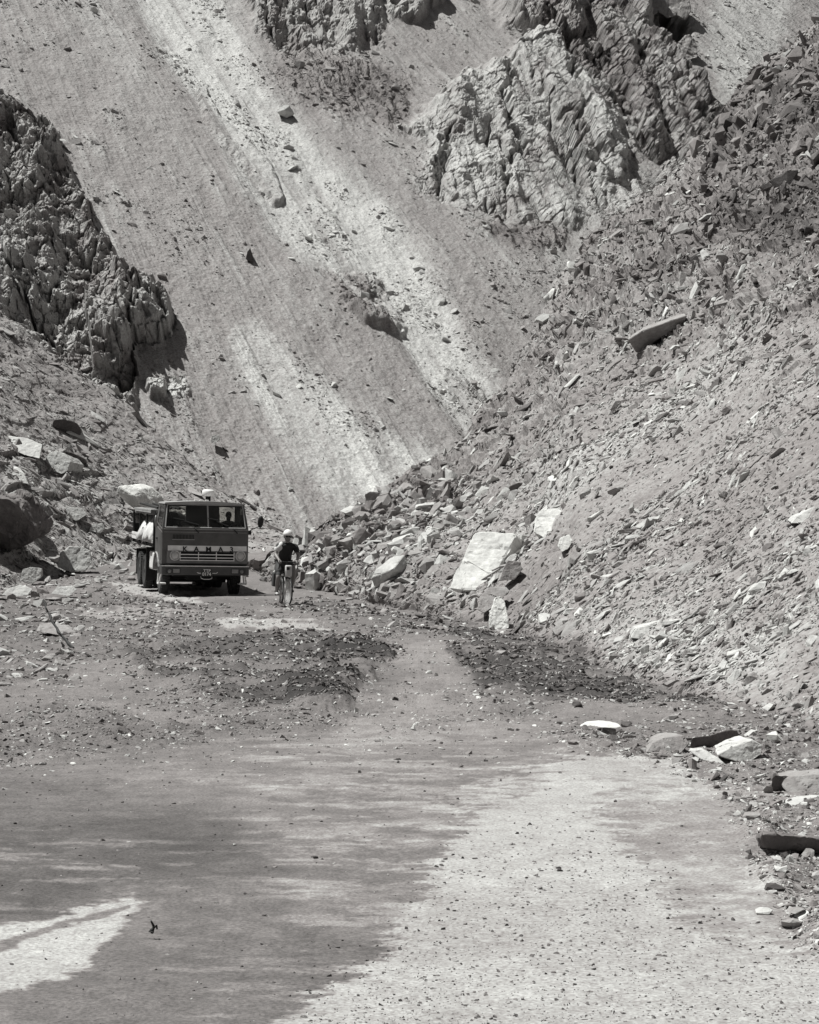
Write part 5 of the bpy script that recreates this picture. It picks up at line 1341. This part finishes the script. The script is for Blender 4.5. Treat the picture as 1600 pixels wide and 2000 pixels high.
# nose, ears and eyes belong to the face
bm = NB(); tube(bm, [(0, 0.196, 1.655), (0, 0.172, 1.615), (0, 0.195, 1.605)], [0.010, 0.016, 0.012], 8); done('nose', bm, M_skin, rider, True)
bm = NB(); tube(bm, [(-0.07, 0.215, 1.645), (-0.035, 0.192, 1.648), (0, 0.19, 1.652), (0.035, 0.192, 1.648), (0.07, 0.215, 1.645)], [0.012, 0.018, 0.010, 0.018, 0.012], 8); done('sunglasses', bm, M_black, rider, True)
for sx in (-1, 1):
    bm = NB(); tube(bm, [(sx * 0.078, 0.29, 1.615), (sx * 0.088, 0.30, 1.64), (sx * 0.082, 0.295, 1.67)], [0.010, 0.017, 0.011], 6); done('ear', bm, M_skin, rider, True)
bm = NB()
bmesh.ops.create_uvsphere(bm, u_segments=24, v_segments=14, radius=1.0)
for v in bm.verts:
    z = v.co.z
    v.co = Vector((v.co.x * 0.118, 0.285 + v.co.y * 0.150 - 0.01, 1.695 + (z * 0.128 if z > 0 else z * 0.030)))
hm = done('helmet', bm, M_helm, rider, True)
bm = NB()
for sx in (-0.055, 0.0, 0.055):
    tube(bm, [(sx, 0.165, 1.765 - abs(sx) * 0.3), (sx, 0.215, 1.80 - abs(sx) * 0.3), (sx, 0.30, 1.819 - abs(sx) * 0.35)], [0.004, 0.010, 0.006], 6)
done('helmet_vent', bm, M_dim, hm)
bm = NB(); tube(bm, [(-0.085, 0.29, 1.68), (-0.07, 0.25, 1.58), (0, 0.235, 1.535), (0.07, 0.25, 1.58), (0.085, 0.29, 1.68)], 0.006, 5); done('chin_strap', bm, M_black, rider)
j = {k: pts[k] for k in ('pelvis', 'belly', 'chest', 'yoke', 'lsh', 'lua', 'rsh', 'rua')}
def grow(p, d): r = p[3]; return (*p[:3], tuple(a + d for a in r) if isinstance(r, tuple) else r + d)
j = {k: grow(v, 0.026) for k, v in j.items()}
j['yoke'] = (0, 0.40, 1.435, (0.178, 0.118)); j['chest'] = (0, 0.535, 1.31, (0.21, 0.155)); j['collar'] = (0, 0.35, 1.515, 0.072); j['pelvis'] = (0, 0.79, 1.06, (0.158, 0.128))
for s_, sx in (('l', -1), ('r', 1)): j[s_ + 'cuff'] = (sx * 0.258, 0.345, 1.27, 0.056)
figure('jersey', j, chain('pelvis', 'belly', 'chest', 'yoke', 'collar') + chain('yoke', 'lsh', 'lua', 'lcuff') + chain('yoke', 'rsh', 'rua', 'rcuff'), M_jersey, rider)
j = {k: grow(pts[k], 0.022) for k in ('lsh', 'lua')}
j['lcuff'] = (-0.262, 0.34, 1.26, 0.062); j['lyoke'] = (-0.10, 0.425, 1.455, 0.078)
figure('sunlit_sleeve', j, chain('lyoke', 'lsh', 'lua', 'lcuff'), M_sunlit_sleeve, rider)
j = {k: grow(pts[k], 0.018) for k in ('pelvis', 'lhip', 'lth', 'rhip', 'rth')}
j['lcuff'] = (-0.150, 0.545, 0.725, 0.098); j['rcuff'] = (0.166, 0.46, 0.892, 0.095)
figure('shorts', j, chain('pelvis', 'lhip', 'lth', 'lcuff') + chain('pelvis', 'rhip', 'rth', 'rcuff'), M_short, rider)
for s_, m_, lab in (('l', M_shoe, 'pale right shoe'), ('r', M_black, 'black left shoe')):
    a, h_, t_ = pts[s_ + 'an'], pts[s_ + 'he'], pts[s_ + 'to']
    figure('sock', {'a': (a[0], a[1] - 0.03, a[2] + 0.07, 0.046), 'b': (*a[:3], 0.042), 'c': (*h_[:3], 0.042)}, chain('a', 'b', 'c'), M_sock, rider)
    sh_ = figure('shoe', {'h': (h_[0], h_[1] + 0.02, h_[2] - 0.005, 0.046), 'm': ((h_[0] + t_[0]) / 2, (h_[1] + t_[1]) / 2, (h_[2] + t_[2]) / 2 + 0.01, (0.05, 0.044)), 't': (t_[0], t_[1] - 0.05, t_[2] - 0.005, (0.046, 0.030))}, chain('h', 'm', 't'), m_, rider)
    sh_['label'] = lab

# the driver, dim behind the windscreen
x = 0.82
pts = dict(pelvis=(x, 1.12, 1.52, (0.17, 0.13)), belly=(x, 1.18, 1.70, (0.155, 0.12)), chest=(x, 1.20, 1.92, (0.18, 0.12)), yoke=(x, 1.19, 2.06, (0.13, 0.085)), neck=(x, 1.17, 2.14, 0.058), jaw=(x, 1.12, 2.20, (0.068, 0.075)), skull=(x, 1.13, 2.29, (0.08, 0.095)), crown=(x, 1.14, 2.36, (0.06, 0.075)))
ed = chain('pelvis', 'belly', 'chest', 'yoke', 'neck', 'jaw', 'skull', 'crown')
for s_, sx in (('l', -1), ('r', 1)):
    W = (0.74 + sx * 0.20, 0.76, 2.05 - 0.0)
    pts.update({s_ + 'sh': (x + sx * 0.19, 1.17, 2.04, 0.066), s_ + 'el': (x + sx * 0.25, 1.0, 1.82, 0.044), s_ + 'wr': (*W, 0.03)})
    ed += chain('yoke', s_ + 'sh', s_ + 'el', s_ + 'wr')
    hand(pts, ed, s_ + 'wr', W, (0, -1, 0.2), (0, -0.4, -1), (-sx, 0, 0.2), s_)
    pts.update({s_ + 'hip': (x + sx * 0.10, 1.08, 1.50, 0.09), s_ + 'kn': (x + sx * 0.16, 0.68, 1.50, 0.062), s_ + 'an': (x + sx * 0.13, 0.50, 1.10, 0.042), s_ + 'to': (x + sx * 0.13, 0.36, 1.04, 0.035)})
    ed += chain('pelvis', s_ + 'hip', s_ + 'kn', s_ + 'an', s_ + 'to')
drv = figure('person', pts, ed, M_hair)
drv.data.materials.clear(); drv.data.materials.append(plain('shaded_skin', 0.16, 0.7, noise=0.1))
drv.matrix_world = TM
tag(drv, 'dark figure of the driver holding the steering wheel inside the truck cab', 'person')
j = {k: grow(pts[k], 0.018) for k in ('pelvis', 'belly', 'chest', 'yoke', 'lsh', 'rsh', 'lel', 'rel')}
figure('dark_jacket', j, chain('pelvis', 'belly', 'chest', 'yoke') + chain('yoke', 'lsh', 'lel') + chain('yoke', 'rsh', 'rel'), M_jersey, drv)
bm = NB(); bmesh.ops.create_uvsphere(bm, u_segments=18, v_segments=10, radius=1.0)
for v in bm.verts: v.co = Vector((x + v.co.x * 0.092, 1.155 + v.co.y * 0.105, 2.30 + v.co.z * 0.105))
done('hair', bm, M_hair, drv, True)
bm = NB(); tube(bm, [(x, 1.035, 2.275), (x, 1.01, 2.24), (x, 1.03, 2.225)], [0.009, 0.015, 0.012], 7); done('nose', bm, M_hair, drv, True)
